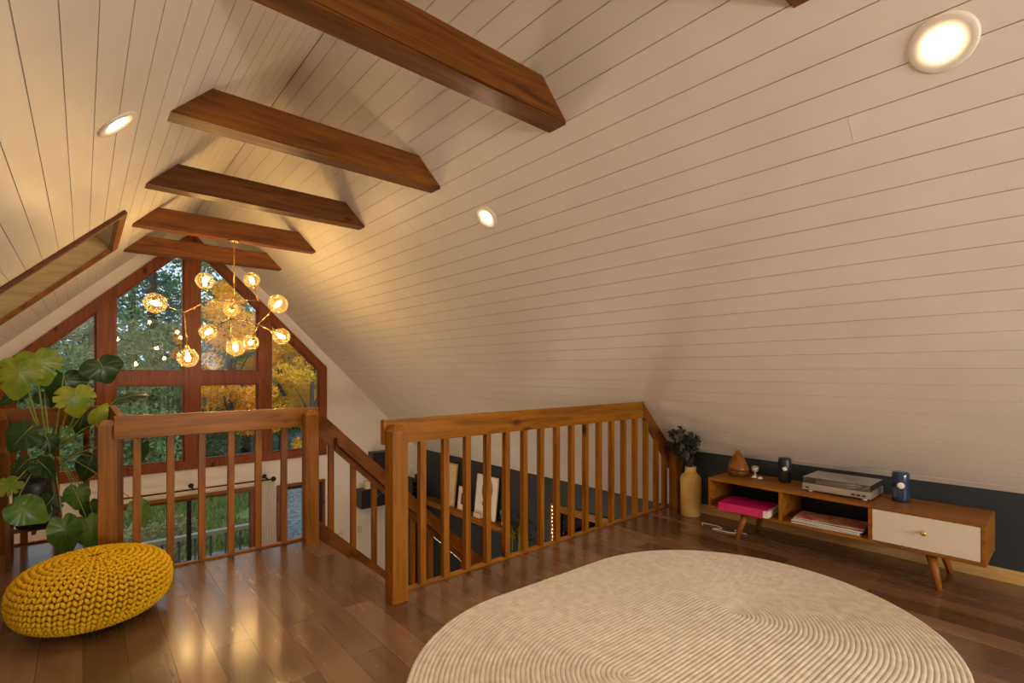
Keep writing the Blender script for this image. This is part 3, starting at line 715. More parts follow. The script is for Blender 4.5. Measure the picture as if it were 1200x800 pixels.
canister(3.875, 1.43, 0.175, 0.043, 'black', 'black cylindrical ornament with a pale diamond on the console, left of the turntable')
canister(3.83, 0.742, 0.185, 0.046, 'navy', 'glossy navy blue cylindrical ornament with a pale disc on the console, above the drawer')
df = thing('oil_diffuser', 'teardrop shaped brown wooden oil diffuser on the left of the console', 'diffuser', (3.84, 1.755, Z1))
obj('body', B().lathe([(0.055, 0), (0.072, 0.008), (0.078, 0.03), (0.078, 0.042)], c=(3.84, 1.755, Z1), seg=32), M['stand'], df)
obj('cover', B().lathe([(0.079, 0.043), (0.077, 0.06), (0.066, 0.092), (0.047, 0.13), (0.026, 0.165), (0.012, 0.188), (0.008, 0.196), (0.001, 0.198)], c=(3.84, 1.755, Z1), seg=32), M['diffuser'], df)
# tiny potted succulent and white flowers
sc = thing('succulent', 'tiny pale potted succulent beside the wooden diffuser', 'plant', (3.90, 1.652, Z1))
obj('pot', B().lathe([(0.012, 0), (0.014, 0.004), (0.007, 0.02), (0.007, 0.03), (0.022, 0.042), (0.026, 0.07), (0.020, 0.07), (0.001, 0.066)], c=(3.90, 1.652, Z1), seg=20), M['drawer'], sc)
M['succ'] = leafmat('succulent green', (0.30,0.38,0.22), (0.45,0.5,0.33), 20, 0.1)
b = B()
for k in range(12):
    a = k*2.4; rr = 0.006+0.0013*k; b.ball((3.90+rr*math.cos(a), 1.652+rr*math.sin(a), Z1+0.078-0.0006*k), 0.008, 8, (1, 1, 0.7))
obj('leaves', b, M['succ'], sc)
fl2 = thing('artificial_flower', 'two small white flowers lying on the console near the diffuser', 'flower', (3.80, 1.60, Z1))
for (x, y) in ((3.80, 1.615), (3.795, 1.572)):
    b = B()
    for k in range(5):
        a = k*2*PI/5; b.ball((x+0.010*math.cos(a), y+0.010*math.sin(a), Z1+0.014), 0.009, 8, (1, 1, 0.8))
    b.ball((x, y, Z1+0.020), 0.006, 8)
    obj('bloom', b, M['white'], fl2)
obj('leaf', B().ball((3.81, 1.635, Z1+0.006), 0.016, 8, (1.2, 0.6, 0.3)), M['succ'], fl2)
# magenta box
SHZ = Z0+T
mb = thing('boxed_set', 'magenta flat boxed set sticking out of the left console compartment', 'box', (3.68, 1.58, SHZ))
def rotbox(cx, cy, z0, lx, ly, h, ang, bev=0.002):
    b = B().box(-lx/2, -ly/2, 0, lx/2, ly/2, h, bev); bmesh.ops.transform(b.bm, matrix=Matrix.Translation((cx, cy, z0)) @ Matrix.Rotation(ang, 4, 'Z'), verts=b.bm.verts); return b
obj('cover', rotbox(3.66, 1.60, SHZ+0.001, 0.26, 0.33, 0.058, R(4), 0.004), M['magenta'], mb)
obj('pages', rotbox(3.658, 1.438, SHZ+0.006, 0.24, 0.035, 0.046, R(4), 0.002), M['paper'], mb)
# magazines
mcols = [((0.02,0.02,0.025), (0.05,0.05,0.06)), ((0.55,0.5,0.42), (0.7,0.66,0.58)), ((0.03,0.03,0.05), (0.25,0.2,0.2)), ((0.35,0.02,0.02), (0.75,0.42,0.26))]
lbs = ['dark magazine at the bottom of the stack in the console', 'pale magazine second from the bottom of the console stack', 'dark magazine just under the top one in the console stack', 'red and orange magazine on top of the stack in the console']
z = SHZ
for i, (cc, lb) in enumerate(zip(mcols, lbs)):
    h = (0.012, 0.010, 0.011, 0.008)[i]
    px_, py_, an_ = ((3.70, 1.095, 2), (3.695, 1.09, -2), (3.705, 1.08, 1), (3.715, 1.085, 4))[i]
    t = thing('magazine', lb, 'magazine', (px_, py_, z), 'magazines stacked in the console')
    obj('pages', rotbox(px_, py_, z+0.0015, 0.205, 0.385, h-0.003, R(an_), 0), M['paper'], t)
    mm = noise_mat('magazine cover %d' % i, cc[0], cc[1], 14, 0.35, detail=2)
    obj('cover', rotbox(px_, py_, z+h-0.0014, 0.21, 0.39, 0.0012, R(an_), 0), mm, t)
    z += h
# cable on the floor
pts = []
for k in range(40):
    a = k/39; pts.append((3.72+0.05*math.sin(a*9), 1.98-0.32*a+0.05*math.sin(a*16), 0.004+0.003*math.sin(a*20)**2))
tag(obj('cable', B().tube(pts, 0.003, 6), M['cable']), 'thin white cable lying on the floor between vase and console', 'cable')

# ------------------------------------------------------------ vase with eucalyptus
VX, VY = 3.90, 2.185
va = thing('vase', 'tall yellow clay bottle vase on the floor beside the console', 'vase', (VX, VY, 0))
obj('body', B().lathe([(0.072, 0), (0.078, 0.006), (0.080, 0.05), (0.083, 0.2), (0.085, 0.30), (0.083, 0.325), (0.07, 0.345), (0.052, 0.358), (0.046, 0.372), (0.044, 0.40), (0.047, 0.413), (0.042, 0.414), (0.040, 0.36), (0.002, 0.34)], c=(VX, VY, 0), seg=36), M['clay'], va)
M['euc'] = leafmat('dusky eucalyptus leaf', (0.022,0.026,0.020), (0.060,0.062,0.046), 25, 0.1, 0.6)
M['euc_stem'] = noise_mat('eucalyptus stem', (0.05,0.04,0.03), (0.08,0.06,0.045), 20, 0.8)
eu = thing('eucalyptus', 'dark grey-green dried eucalyptus stems standing in the clay vase', 'plant', (VX, VY, 0.36))
sbm = B(); LV = []; LF = []
random.seed(21)
for k in range(24):
    a = random.uniform(0, 2*PI); ln = random.uniform(0.18, 0.50); sp = random.uniform(0.05, 0.19)
    ex, ey = math.cos(a)*sp, math.sin(a)*sp
    if ex > 0.02: ex *= 0.25
    if ln > 0.32: ex = -abs(ex) - random.uniform(0, 0.08)
    # stay below the slope and in front of the wall
    p0 = Vector((VX, VY, 0.36)); p2 = Vector((VX+ex-0.03, VY+ey, 0.40+ln*0.8)); p1 = (p0+p2)/2 + Vector((0, 0, 0.06))
    lim = RZ-(p2.x-XC)-0.06
    if p2.z > lim: p2.z = lim
    p2.z = min(p2.z, RZ-(p2.x-XC)-0.09)
    path = [(p0*(1-t)**2 + p1*2*t*(1-t) + p2*t*t) for t in [q/8 for q in range(9)]]
    sbm.tube(path, 0.0022, 5)
    for q in range(2, 9):
        for s_ in range(4):
            c = path[q] + Vector((random.uniform(-1, 1), random.uniform(-1, 1), random.uniform(-0.6, 1)))*0.022
            if c.x > KX-0.04 or c.z > RZ-(c.x-XC)-0.045: continue
            nrm = Vector((random.uniform(-1, 1), random.uniform(-1, 1), random.uniform(-0.3, 1))).normalized()
            u_ = nrm.orthogonal().normalized(); w_ = nrm.cross(u_); rr = random.uniform(0.014, 0.024)
            bse = len(LV)
            LV.append(tuple(c + nrm*0.003))
            for m_ in range(7):
                an = 2*PI*m_/7; LV.append(tuple(c + u_*rr*math.cos(an) + w_*rr*0.8*math.sin(an)))
            for m_ in range(7): LF.append((bse, bse+1+m_, bse+1+(m_+1) % 7))
obj('stems', sbm, M['euc_stem'], eu)
npobj('leaves', LV, LF, M['euc'], eu)

# ------------------------------------------------------------ monstera on a wooden stand
PXc, PYc = -0.235, 4.445
ps = thing('plant_stand', 'four-legged wooden plant stand under the black pot', 'plant stand', (PXc, PYc, 0))
hw_ = 0.115
for sx in (-1, 1):
    for sy in (-1, 1):
        obj('leg', B().box(PXc+sx*hw_-0.011, PYc+sy*hw_-0.011, 0, PXc+sx*hw_+0.011, PYc+sy*hw_+0.011, 0.36, 0.003), M['stand'], ps)
obj('cross_bar', B().box(PXc-hw_+0.0115, PYc-0.01, 0.19, PXc+hw_-0.0115, PYc+0.01, 0.215).box(PXc-0.01, PYc-hw_, 0.19, PXc+0.01, PYc-0.0105, 0.215).box(PXc-0.01, PYc+0.0105, 0.19, PXc+0.01, PYc+hw_, 0.215)
    .box(PXc-hw_-0.008, PYc-hw_+0.0115, 0.19, PXc-hw_+0.008, PYc+hw_-0.0115, 0.215).box(PXc+hw_-0.008, PYc-hw_+0.0115, 0.19, PXc+hw_+0.008, PYc+hw_-0.0115, 0.215), M['stand'], ps)
mo = thing('monstera', 'large green monstera in a black pot on a wooden stand at left', 'potted plant', (PXc, PYc, 0.2155))
PB = 0.2155
obj('pot', B().lathe([(0.075, 0), (0.088, 0.01), (0.103, 0.10), (0.102, 0.25), (0.102, 0.33), (0.094, 0.33), (0.094, 0.30), (0.002, 0.30)], c=(PXc, PYc, PB), seg=36), M['black'], mo)['label'] = 'black round pot'
obj('soil', B().lathe([(0.002, 0.301), (0.093, 0.301), (0.05, 0.312), (0.002, 0.316)], c=(PXc, PYc, PB), seg=24), M['soil'], mo)
LM = {'y': leafmat('yellow green monstera leaf', (0.13,0.26,0.018), (0.36,0.40,0.03), 9, 0.35, 0.32),
      'g': leafmat('fresh green monstera leaf', (0.05,0.17,0.02), (0.15,0.27,0.035), 9, 0.3, 0.32),
      'd': leafmat('dark green monstera leaf', (0.010,0.045,0.012), (0.035,0.085,0.02), 9, 0.25, 0.3)}
def monstera_leaf(base, tip, nrm, width, kind, splits=True, curl=0.30, seed=0):
    rnd = random.Random(seed)
    d = (tip-base); L = d.length; d.normalize(); n_ = (nrm - d*nrm.dot(d)).normalized(); s_ = d.cross(n_)
    N = 96; V = []; Fc = []
    cuts = []
    if splits:
        for sd in (-1, 1):
            for a0 in (0.75, 1.25, 1.8):
                cuts.append((sd*(a0+rnd.uniform(-0.06, 0.06)), rnd.uniform(0.2, 0.5)))
    RN = 6
    def pt(a, f):
        ca, sa = math.cos(a), math.sin(a)
        # heart-like outline, a=0 at the tip, a=pi at the petiole sinus
        rad = 0.5*(1.0 + 0.10*ca) * (1 - 0.42*math.exp(-((abs(a)-PI)/0.26)**2)) * (1 + 0.30*math.exp(-(a/0.30)**2) - 0.06*math.exp(-((abs(a)-0.8)/0.4)**2))
        wsc = width/L
        cut = 1.0
        for c0, dep in cuts:
            q = abs(a-c0)
            if q < 0.07: cut = min(cut, 1 - dep*(1-(q/0.07)**2)**0.5)
        rad *= cut
        x = 0.42 + rad*ca*f; y = rad*sa*1.0*wsc*f
        zc = -curl*(x-0.35)**2*1.3 - 0.55*curl*abs(y)**1.3*1.2 + 0.018*math.sin(a*9)*f*f
        return base + d*(x*L) + s_*(y*L) + n_*(zc*L)
    V.append(tuple(pt(0, 0)))
    for r_ in range(1, RN+1):
        for k in range(N): V.append(tuple(pt(-PI + 2*PI*(k+0.5)/N, r_/RN)))
    for k in range(N): Fc.append((0, 1+k, 1+(k+1) % N))
    for r_ in range(RN-1):
        for k in range(N):
            a_, b_ = 1+r_*N+k, 1+r_*N+(k+1) % N
            if N-1 == k: continue
            Fc.append((a_, a_+N, b_+N, b_))
    # midrib
    o = npobj('leaf', V, Fc, LM[kind], mo)
    mid = [Vector(base + d*(x*L) + n_*((-curl*(x-0.35)**2*1.3+0.004)*L)) for x in (0.12, 0.3, 0.5, 0.7, 0.9)]
    obj('midrib', B().tube(mid, 0.0028, 5, taper=0.001), M['stem'], o)
    return o
def stem(a, c, mid_lift=0.1, r=0.006, m='stem'):
    a = Vector(a); c = Vector(c); m1 = a*0.55 + c*0.45 + Vector((0, 0, mid_lift))
    path = [a*(1-t)**2 + m1*2*t*(1-t) + c*t*t for t in [q/10 for q in range(11)]]
    obj('stalk', B().tube(path, r, 7, taper=r*0.55), M[m], mo)
soilp = Vector((PXc, PYc, PB+0.30))
crown = at(60, 515, 4.42)
# leaf: base pixel, tip pixel, depth, width (m), kind, normal
CAMV = Vector((0, 0, H))
leaves = [
    ((25, 418), (18, 462), 4.25, 0.23, 'y', (0.1, -0.8, 0.5), 1), ((38, 408), (52, 446), 4.35, 0.24, 'y', (-0.1, -0.8, 0.5), 1),
    ((74, 433), (79, 462), 4.50, 0.25, 'd', (0, -0.9, 0.2), 0), ((86, 450), (92, 484), 4.30, 0.22, 'y', (0.1, -0.8, 0.5), 1),
    ((113, 417), (128, 444), 4.40, 0.25, 'd', (0.1, -0.9, 0.2), 0), ((130, 470), (170, 458), 4.50, 0.15, 'd', (0, -0.4, 0.8), 1),
    ((108, 499), (122, 476), 4.10, 0.10, 'y', (-0.1, -0.9, 0.3), 0), ((42, 495), (12, 524), 4.25, 0.19, 'd', (0, -0.8, 0.5), 0),
    ((30, 456), (2, 470), 4.55, 0.13, 'd', (0, -0.7, 0.6), 1), ((50, 456), (60, 474), 4.60, 0.14, 'd', (0, -0.8, 0.4), 0),
    ((52, 508), (62, 528), 4.35, 0.12, 'd', (0.1, -0.9, 0.3), 0), ((38, 534), (14, 556), 4.30, 0.16, 'd', (0, -0.5, 0.8), 1),
    ((40, 536), (64, 556), 4.25, 0.15, 'd', (0, -0.5, 0.8), 0), ((24, 560), (-8, 578), 4.15, 0.14, 'y', (0, -0.6, 0.7), 1),
    ((10, 588), (52, 606), 4.10, 0.19, 'g', (0, -0.8, 0.5), 0), ((72, 602), (82, 646), 4.10, 0.17, 'g', (0.2, -0.9, 0.2), 0),
    ((100, 602), (112, 642), 4.20, 0.17, 'g', (0.1, -0.9, 0.3), 0), ((90, 566), (90, 594), 4.30, 0.14, 'g', (0, -0.9, 0.3), 0),
    ((158, 584), (172, 614), 4.35, 0.14, 'g', (0.3, -0.9, 0.1), 0), ((110, 530), (98, 560), 4.45, 0.15, 'd', (0, -0.9, 0.3), 0),
    ((104, 585), (110, 608), 4.5, 0.13, 'd', (0, -0.9, 0.2), 0), ((163, 508), (167, 540), 4.5, 0.12, 'd', (0.3, -0.9, 0.1), 0),
    ((100, 478), (92, 505), 4.45, 0.14, 'd', (0, -0.9, 0.3), 0), ((66, 578), (48, 600), 4.30, 0.15, 'd', (0, -0.8, 0.5), 1)]
for i, (bp_, tp_, Y, w, k, nn_, spl) in enumerate(leaves):
    bs = at(*bp_, Y); tp = at(*tp_, Y-0.03)
    monstera_leaf(bs, tp, Vector(nn_).normalized(), w, k, bool(spl), seed=i)
    jb = bs + (tp-bs)*0.16
    if bp_[1] < 500:
        mid = at(60+(bp_[0]-60)*0.25, 520, 4.42)
        stem(mid, jb, 0.0, 0.0065)
    else:
        mid = at(60+(bp_[0]-60)*0.2, 535, 4.42); stem(mid, jb, 0.03, 0.0045)
stem(soilp, at(60, 515, 4.42), 0, 0.012, 'root'); stem(soilp+Vector((0.02, 0.01, 0)), at(64, 500, 4.44), 0, 0.010, 'root')
for (q0, q1, Y) in (((70, 545), (105, 520), 4.4), ((55, 545), (0, 548), 4.4), ((62, 560), (70, 610), 4.28), ((80, 535), (116, 517), 4.35), ((58, 550), (66, 600), 4.3)):
    stem(at(*q0, Y), at(*q1, Y), 0.02, 0.0035, 'root')

# ------------------------------------------------------------ things downstairs
# curtain and rod
rod = thing('curtain_rod', 'black iron curtain rod above the lower window', 'curtain rod', (1.3, GY-0.2, -0.42))
obj('rod', B().tube([(0.25, 8.10, -0.42), (2.19, 8.10, -0.42)], 0.011, 10), M['iron'], rod)
obj('finial', B().ball((2.20, 8.10, -0.42), 0.038, 16), M['iron'], rod)
for x in (1.16, 2.12): obj('bracket', B().tube([(x, 8.10, -0.42), (x, GY, -0.40)], 0.012, 8).ball((x, GY-0.012, -0.40), 0.034, 12, (1, 0.3, 1)), M['iron'], rod)
V = []; Fc = []
NU, NV = 80, 14
for j in range(NV+1):
    f = j/NV; z_ = -0.44 - f*2.2; wd = 0.24*(0.82+0.30*f*(1-0.3*f))
    for i in range(NU+1):
        u = i/NU; V.append((2.015+wd*u, 8.115+0.022*math.sin(u*2*PI*6+f*0.8)*(0.6+0.4*f), z_))
for j in range(NV):
    for i in range(NU):
        a = j*(NU+1)+i; Fc.append((a, a+1, a+NU+2, a+NU+1))
cu = npobj('curtain', V, Fc, M['curtain'], None, (2.13, 8.115, -2.64)); tag(cu, 'white sheer curtain hanging from the black rod beside the glazed door', 'curtain')
md = cu.modifiers.new('thick', 'SOLIDIFY'); md.thickness = 0.002
# black wall cabinet on the gable wall, right of the door
wc = thing('wall_cabinet', 'black wall-mounted cabinet behind the stair railing on the far wall', 'cabinet', (3.9, GY, -1.2))
obj('lower_box', B().box(3.60, GY-0.22, -1.14, 4.16, GY, -0.82, 0.004), M['black'], wc)
obj('upper_box', B().box(3.82, GY-0.20, -0.818, 4.16, GY, -0.20, 0.004), M['black'], wc)
obj('door_edge', B().box(3.99, GY-0.226, -1.12, 3.996, GY-0.2205, -0.84), M['iron'], wc)
obj('pull', B().tube([(3.86, GY-0.235, -0.98), (3.92, GY-0.235, -0.92)], 0.005, 6), M['silver'], wc)
tag(obj('candle_box', B().box(3.70, GY-0.18, -0.8195, 3.78, GY-0.08, -0.69, 0.006), M['cream_canvas']), 'small tan box standing on the black wall cabinet', 'box')
sw = thing('light_switch', 'cream light switch plate on the far wall below the black cabinet', 'switch', (3.66, GY, -1.54))
obj('plate', B().box(3.62, GY-0.008, -1.60, 3.70, GY, -1.48, 0.002), M['drawer'], sw); obj('toggle', B().box(3.652, GY-0.016, -1.555, 3.668, GY-0.0085, -1.525), M['white'], sw)
ot = thing('wall_outlet', 'cream outlet plate on the far wall beside the glazed door', 'outlet', (3.32, GY, -1.58))
obj('plate', B().box(3.28, GY-0.008, -1.64, 3.36, GY, -1.52, 0.002), M['drawer'], ot); obj('socket', B().box(3.305, GY-0.011, -1.605, 3.335, GY-0.0085, -1.555), M['white'], ot)
# wine rack in the corner
wr = thing('wine_rack', 'black slatted rack standing in the far corner of the lower room', 'rack', (4.66, 8.15, LOWZ))
for x in (4.54, 4.74): obj('upright', B().box(x, 8.02, LOWZ, x+0.02, 8.28, -0.72), M['black'], wr)
for k in range(22): obj('slat', B().box(4.561, 8.02, LOWZ+0.10+0.085*k, 4.739, 8.27, LOWZ+0.12+0.085*k), M['iron'], wr)
b = B()
# mantel shelf and what stands on it
MZ = -1.06
tag(obj('wall_shelf', B().box(OUTR-0.20, 5.25, MZ-0.085, OUTR, 7.85, MZ, 0.005), M['rail_y']), 'long thick wooden shelf on the charcoal wall downstairs', 'shelf')
def lean_frame(y0, y1, h, name, label, m_face, m_frame, cat, fw=0.02, x=OUTR-0.06, thick=0.02, mat_in=None):
    t = thing(name, label, cat, (x, (y0+y1)/2, MZ))
    a = R(6)
    mt = Matrix.Translation((x-0.05, 0, MZ)) @ Matrix.Rotation(a, 4, 'Y')
    def bb(*q, bev=0): 
        b_ = B().box(*q, bev); bmesh.ops.transform(b_.bm, matrix=mt, verts=b_.bm.verts); return b_
    fr = B()
    for q in ((-thick/2, y0, 0.002, thick/2, y0+fw, h), (-thick/2, y1-fw, 0.002, thick/2, y1, h), (-thick/2, y0+fw, 0.002, thick/2, y1-fw, fw), (-thick/2, y0+fw, h-fw, thick/2, y1-fw, h)): fr.box(*q)
    bmesh.ops.transform(fr.bm, matrix=mt, verts=fr.bm.verts)
    obj('frame', fr, m_frame, t)
    obj('picture', bb(-thick/4, y0+fw, fw, thick/3, y1-fw, h-fw), m_face, t)
    if mat_in is not None: 
        iy, iz = (y1-y0)*0.28, h*0.26
        obj('print', bb(-thick/4-0.003, y0+iy, iz, -thick/4-0.0005, y1-iy, h-iz), mat_in, t)
    return t, mt
lean_frame(6.90, 7.30, 0.72, 'canvas', 'tall cream canvas leaning on the lower wall shelf, farthest of its items', M['cream_canvas'], M['pine'], 'artwork')
lean_frame(6.50, 6.80, 0.38, 'picture_frame', 'small white picture frame with a dark print on the lower wall shelf', M['white'], M['cream_canvas'], 'picture frame', mat_in=M['stand'])
pt_, mt_ = lean_frame(5.80, 6.33, 0.66, 'painting', 'pale square painting with a brown oval on the lower wall shelf', M['white'], M['drawer'], 'painting', fw=0.012)
b = B().ball((-0.008, 6.05, 0.44), 0.15, 20, (0.02, 0.9, 1.25)); bmesh.ops.transform(b.bm, matrix=mt_, verts=b.bm.verts)
obj('painted_oval', b, noise_mat('painted brown oval', (0.16,0.09,0.04), (0.6,0.42,0.24), 6, 0.7), pt_)
M['red'] = noise_mat('red petals', (0.6,0.02,0.03), (0.75,0.06,0.07), 30, 0.6); M['pink'] = noise_mat('pale pink petals', (0.8,0.5,0.5), (0.85,0.65,0.62), 30, 0.6)
fv = thing('flower_vase', 'small yellow vase with red and white flowers in front of the painting', 'vase', (OUTR-0.15, 5.98, MZ))
obj('body', B().lathe([(0.03, 0), (0.034, 0.01), (0.035, 0.13), (0.024, 0.17), (0.026, 0.19), (0.001, 0.19)], c=(OUTR-0.15, 5.98, MZ), seg=18), M['clay'], fv)
b = B(); [b.ball((OUTR-0.15+random.uniform(-.03, .03), 6.02+random.uniform(-.05, .05), MZ+0.26+random.uniform(-.04, .03)), 0.028, 8) for _ in range(6)]; obj('red_blooms', b, M['red'], fv)
b = B(); [b.ball((OUTR-0.15+random.uniform(-.03, .03), 5.98+random.uniform(-.06, .05), MZ+0.30+random.uniform(-.04, .03)), 0.028, 8) for _ in range(6)]; obj('pale_blooms', b, M['pink'], fv)
tag(obj('jewelry_box', B().box(OUTR-0.17, 6.12, MZ, OUTR-0.12, 6.28, MZ+0.07, 0.004), M['cream_canvas']), 'small cream box on the lower wall shelf beside the yellow vase', 'box')
cc_ = thing('cactus', 'small flowering cactus in a white pot at the near end of the lower shelf', 'plant', (OUTR-0.11, 5.60, MZ))
obj('pot', B().lathe([(0.03, 0), (0.042, 0.07), (0.036, 0.07), (0.001, 0.06)], c=(OUTR-0.11, 5.60, MZ), seg=18), M['white'], cc_)
M['cact'] = leafmat('cactus green', (0.03,0.10,0.03), (0.08,0.18,0.05), 20, 0.1)
obj('body', B().ball((OUTR-0.11, 5.60, MZ+0.14), 0.05, 14, (1, 1, 1.7)).ball((OUTR-0.11, 5.66, MZ+0.19), 0.028, 10, (1, 1, 1.6)).ball((OUTR-0.12, 5.55, MZ+0.17), 0.025, 10, (1, 1, 1.5)), M['cact'], cc_)
obj('bloom', B().ball((OUTR-0.11, 5.585, MZ+0.27), 0.026, 10), M['red'], cc_)
# tall dark foliage plant on the lower floor
def floor_plant(x, y, h, label, seed):
    rnd = random.Random(seed); t = thing('rubber_plant', label, 'potted plant', (x, y, LOWZ))
    obj('pot', B().lathe([(0.11, 0), (0.13, 0.02), (0.16, 0.32), (0.145, 0.32), (0.001, 0.29)], c=(x, y, LOWZ), seg=24), M['clay'], t)
    V = []; Fc = []; b_ = B()
    for k in range(7):
        a = rnd.uniform(0, 2*PI); ex, ey = 0.14*math.cos(a), 0.2*math.sin(a); top_ = Vector((x+ex, y+ey, LOWZ+h*rnd.uniform(0.75, 1)))
        p0 = Vector((x, y, LOWZ+0.28)); path = [p0.lerp(top_, q/8) + Vector((ex, ey, 0))*0.3*math.sin(PI*q/8) for q in range(9)]
        b_.tube(path, 0.006, 5)
        for q in range(2, 9):
            for s_ in range(2):
                c = path[q]; dv = Vector((rnd.uniform(-1, 1), rnd.uniform(-1, 1), rnd.uniform(-0.7, 0.6))).normalized(); L_ = rnd.uniform(0.10, 0.17)
                sd = dv.cross(Vector((0, 0, 1))).normalized()*0.028
                if (c+dv*L_).x > OUTR-0.03: dv.x = -abs(dv.x)
                bse = len(V); V += [tuple(c), tuple(c+dv*L_*0.35+sd), tuple(c+dv*L_*0.75+sd*0.8+Vector((0, 0, -.01))), tuple(c+dv*L_+Vector((0, 0, -.03))), tuple(c+dv*L_*0.75-sd*0.8+Vector((0, 0, -.01))), tuple(c+dv*L_*0.35-sd)]
                Fc += [[bse, bse+1, bse+5], [bse+1, bse+2, bse+4, bse+5], [bse+2, bse+3, bse+4]]
    obj('stems', b_, M['stem'], t); npobj('leaves', V, Fc, LM['d'], t)
floor_plant(4.50, 5.15, 2.10, 'tall dark leafy floor plant by the charcoal wall downstairs', 3)
floor_plant(4.52, 4.93, 1.80, 'shorter dark leafy floor plant beside the side window downstairs', 5)
sl_ = thing('string_lights', 'string of tiny warm lights hanging down the side window jamb', 'string lights', (OUTR-0.045, 4.68, SWZ0))
obj('wire', B().tube([(OUTR-0.045, 4.66+0.006*math.sin(k*1.7), SWZ1-0.02-k*0.1) for k in range(14)], 0.003, 5), M['brass'], sl_)
M['tiny'] = emis('tiny lit bulbs', (1.0,0.7,0.3), 12)
b = B(); [b.ball((OUTR-0.055, 4.66+0.008*math.sin(k*2.1), SWZ1-0.03-k*0.05), 0.0055, 6) for k in range(26)]; obj('bulbs', b, M['tiny'], sl_)['kind'] = 'stuff'
# unseen lamp added under the loft to give the room below a warm glow
lp = thing('added_ceiling_lamp', 'added round flush lamp under the loft floor, unseen light for the room below', 'ceiling light', (2.2, 1.2, -0.28))
obj('lamp_shade', B().lathe([(0.15, 0), (0.15, -0.05), (0.12, -0.075), (0.001, -0.08)], c=(2.2, 1.2, -0.27), seg=28), emis('lit opal shade', WARM, 160), lp)

fl_ = thing('added_floor_lamp', 'added floor lamp with a drum shade, unseen, lighting the living room downstairs', 'floor lamp', (2.9, 5.3, LOWZ))  # lamp added to brighten the slope downstairs, hidden below the loft edge
obj('base', B().lathe([(0.15, 0), (0.15, 0.02), (0.02, 0.03), (0.001, 0.03)], c=(2.9, 5.3, LOWZ), seg=24), M['iron'], fl_)
obj('pole', B().tube([(2.9, 5.3, LOWZ+0.03), (2.9, 5.3, -1.70)], 0.012, 8), M['iron'], fl_)
obj('lamp_shade', B().lathe([(0.20, 0), (0.16, 0.30), (0.001, 0.30)], c=(2.9, 5.3, -1.76), seg=24), emis('lit drum shade', (1.0, 0.80, 0.58), 28), fl_)

# ------------------------------------------------------------ outside: deck, ground, trees
GZ = -3.6
dk = thing('deck', 'weathered wooden deck outside the lower window', 'deck', (1.0, 9.8, -2.85))
obj('boards', B().box(-3.2, GY+0.35, -2.85, 3.6, 11.1, -2.78), M['deck'], dk)
for x in (-3.0, 0.0, 2.6): obj('support', B().box(x, 10.95, GZ, x+0.1, 11.05, -2.85), M['deck'], dk)
dr_ = thing('deck_railing', 'pale wooden deck railing with dark spindles outside the lower window', 'railing', (0, 11.0, -2.78))
obj('top_rail', B().box(-3.2, 10.93, -1.92, 2.70, 11.07, -1.845, 0.005), M['deck'], dr_)
obj('bottom_rail', B().box(-3.2, 10.97, -2.66, 2.60, 11.03, -2.60), M['deck'], dr_)
for x in (-3.15, -1.2, 0.72, 2.60): obj('post', B().box(x, 10.95, -2.78, x+0.09, 11.05, -1.84), M['deck'], dr_)
sp = obj('spindle', B().box(-3.0, 10.985, -2.60, -2.972, 11.015, -1.92), M['deck_dark'], dr_)
for k in range(1, 22):
    c = sp.copy(); COL.objects.link(c); c.location.x = sp.location.x + 0.255*k
def ground():
    m, n, l, b = mat('gravel drive'); setb(b, rough=0.95, spec=0.2)
    tc = n.new('ShaderNodeTexCoord'); v = n.new('ShaderNodeTexVoronoi'); v.inputs['Scale'].default_value = 9; l.new(tc.outputs['Object'], v.inputs['Vector'])
    nz = n.new('ShaderNodeTexNoise'); nz.inputs['Scale'].default_value = 1.2; nz.inputs['Detail'].default_value = 6; l.new(tc.outputs['Object'], nz.inputs['Vector'])
    r1 = ramp(n, [(0.0, (0.06,0.065,0.07)), (1, (0.18,0.19,0.20))]); l.new(v.outputs['Color'], r1.inputs[0])
    l.new(r1.outputs[0], b.inputs['Base Color'])
    bp = n.new('ShaderNodeBump'); bp.inputs['Distance'].default_value = 0.05; l.new(v.outputs['Distance'], bp.inputs['Height']); l.new(bp.outputs[0], b.inputs['Normal'])
    return m
struct('ground', B().box(-45, 8.6, GZ-0.3, 70, 110, GZ), ground())
struct('ground.001', B().box(-45, -12, GZ-0.3, 70, 8.59, GZ), bpy.data.materials['gravel drive'])
M['grass'] = noise_mat('grass', (0.035,0.085,0.012), (0.12,0.16,0.035), 4, 0.95, 0.5)
struct('ground.002', B().prism([(-4, 15.2), (3.9, 15.2), (4.6, 18), (5.6, 25), (-4, 25)], 'Z', GZ+0.001, GZ+0.03), M['grass'])
M['grass_dry'] = noise_mat('grass verge', (0.10,0.12,0.03), (0.20,0.18,0.06), 2, 0.95, 0.5)
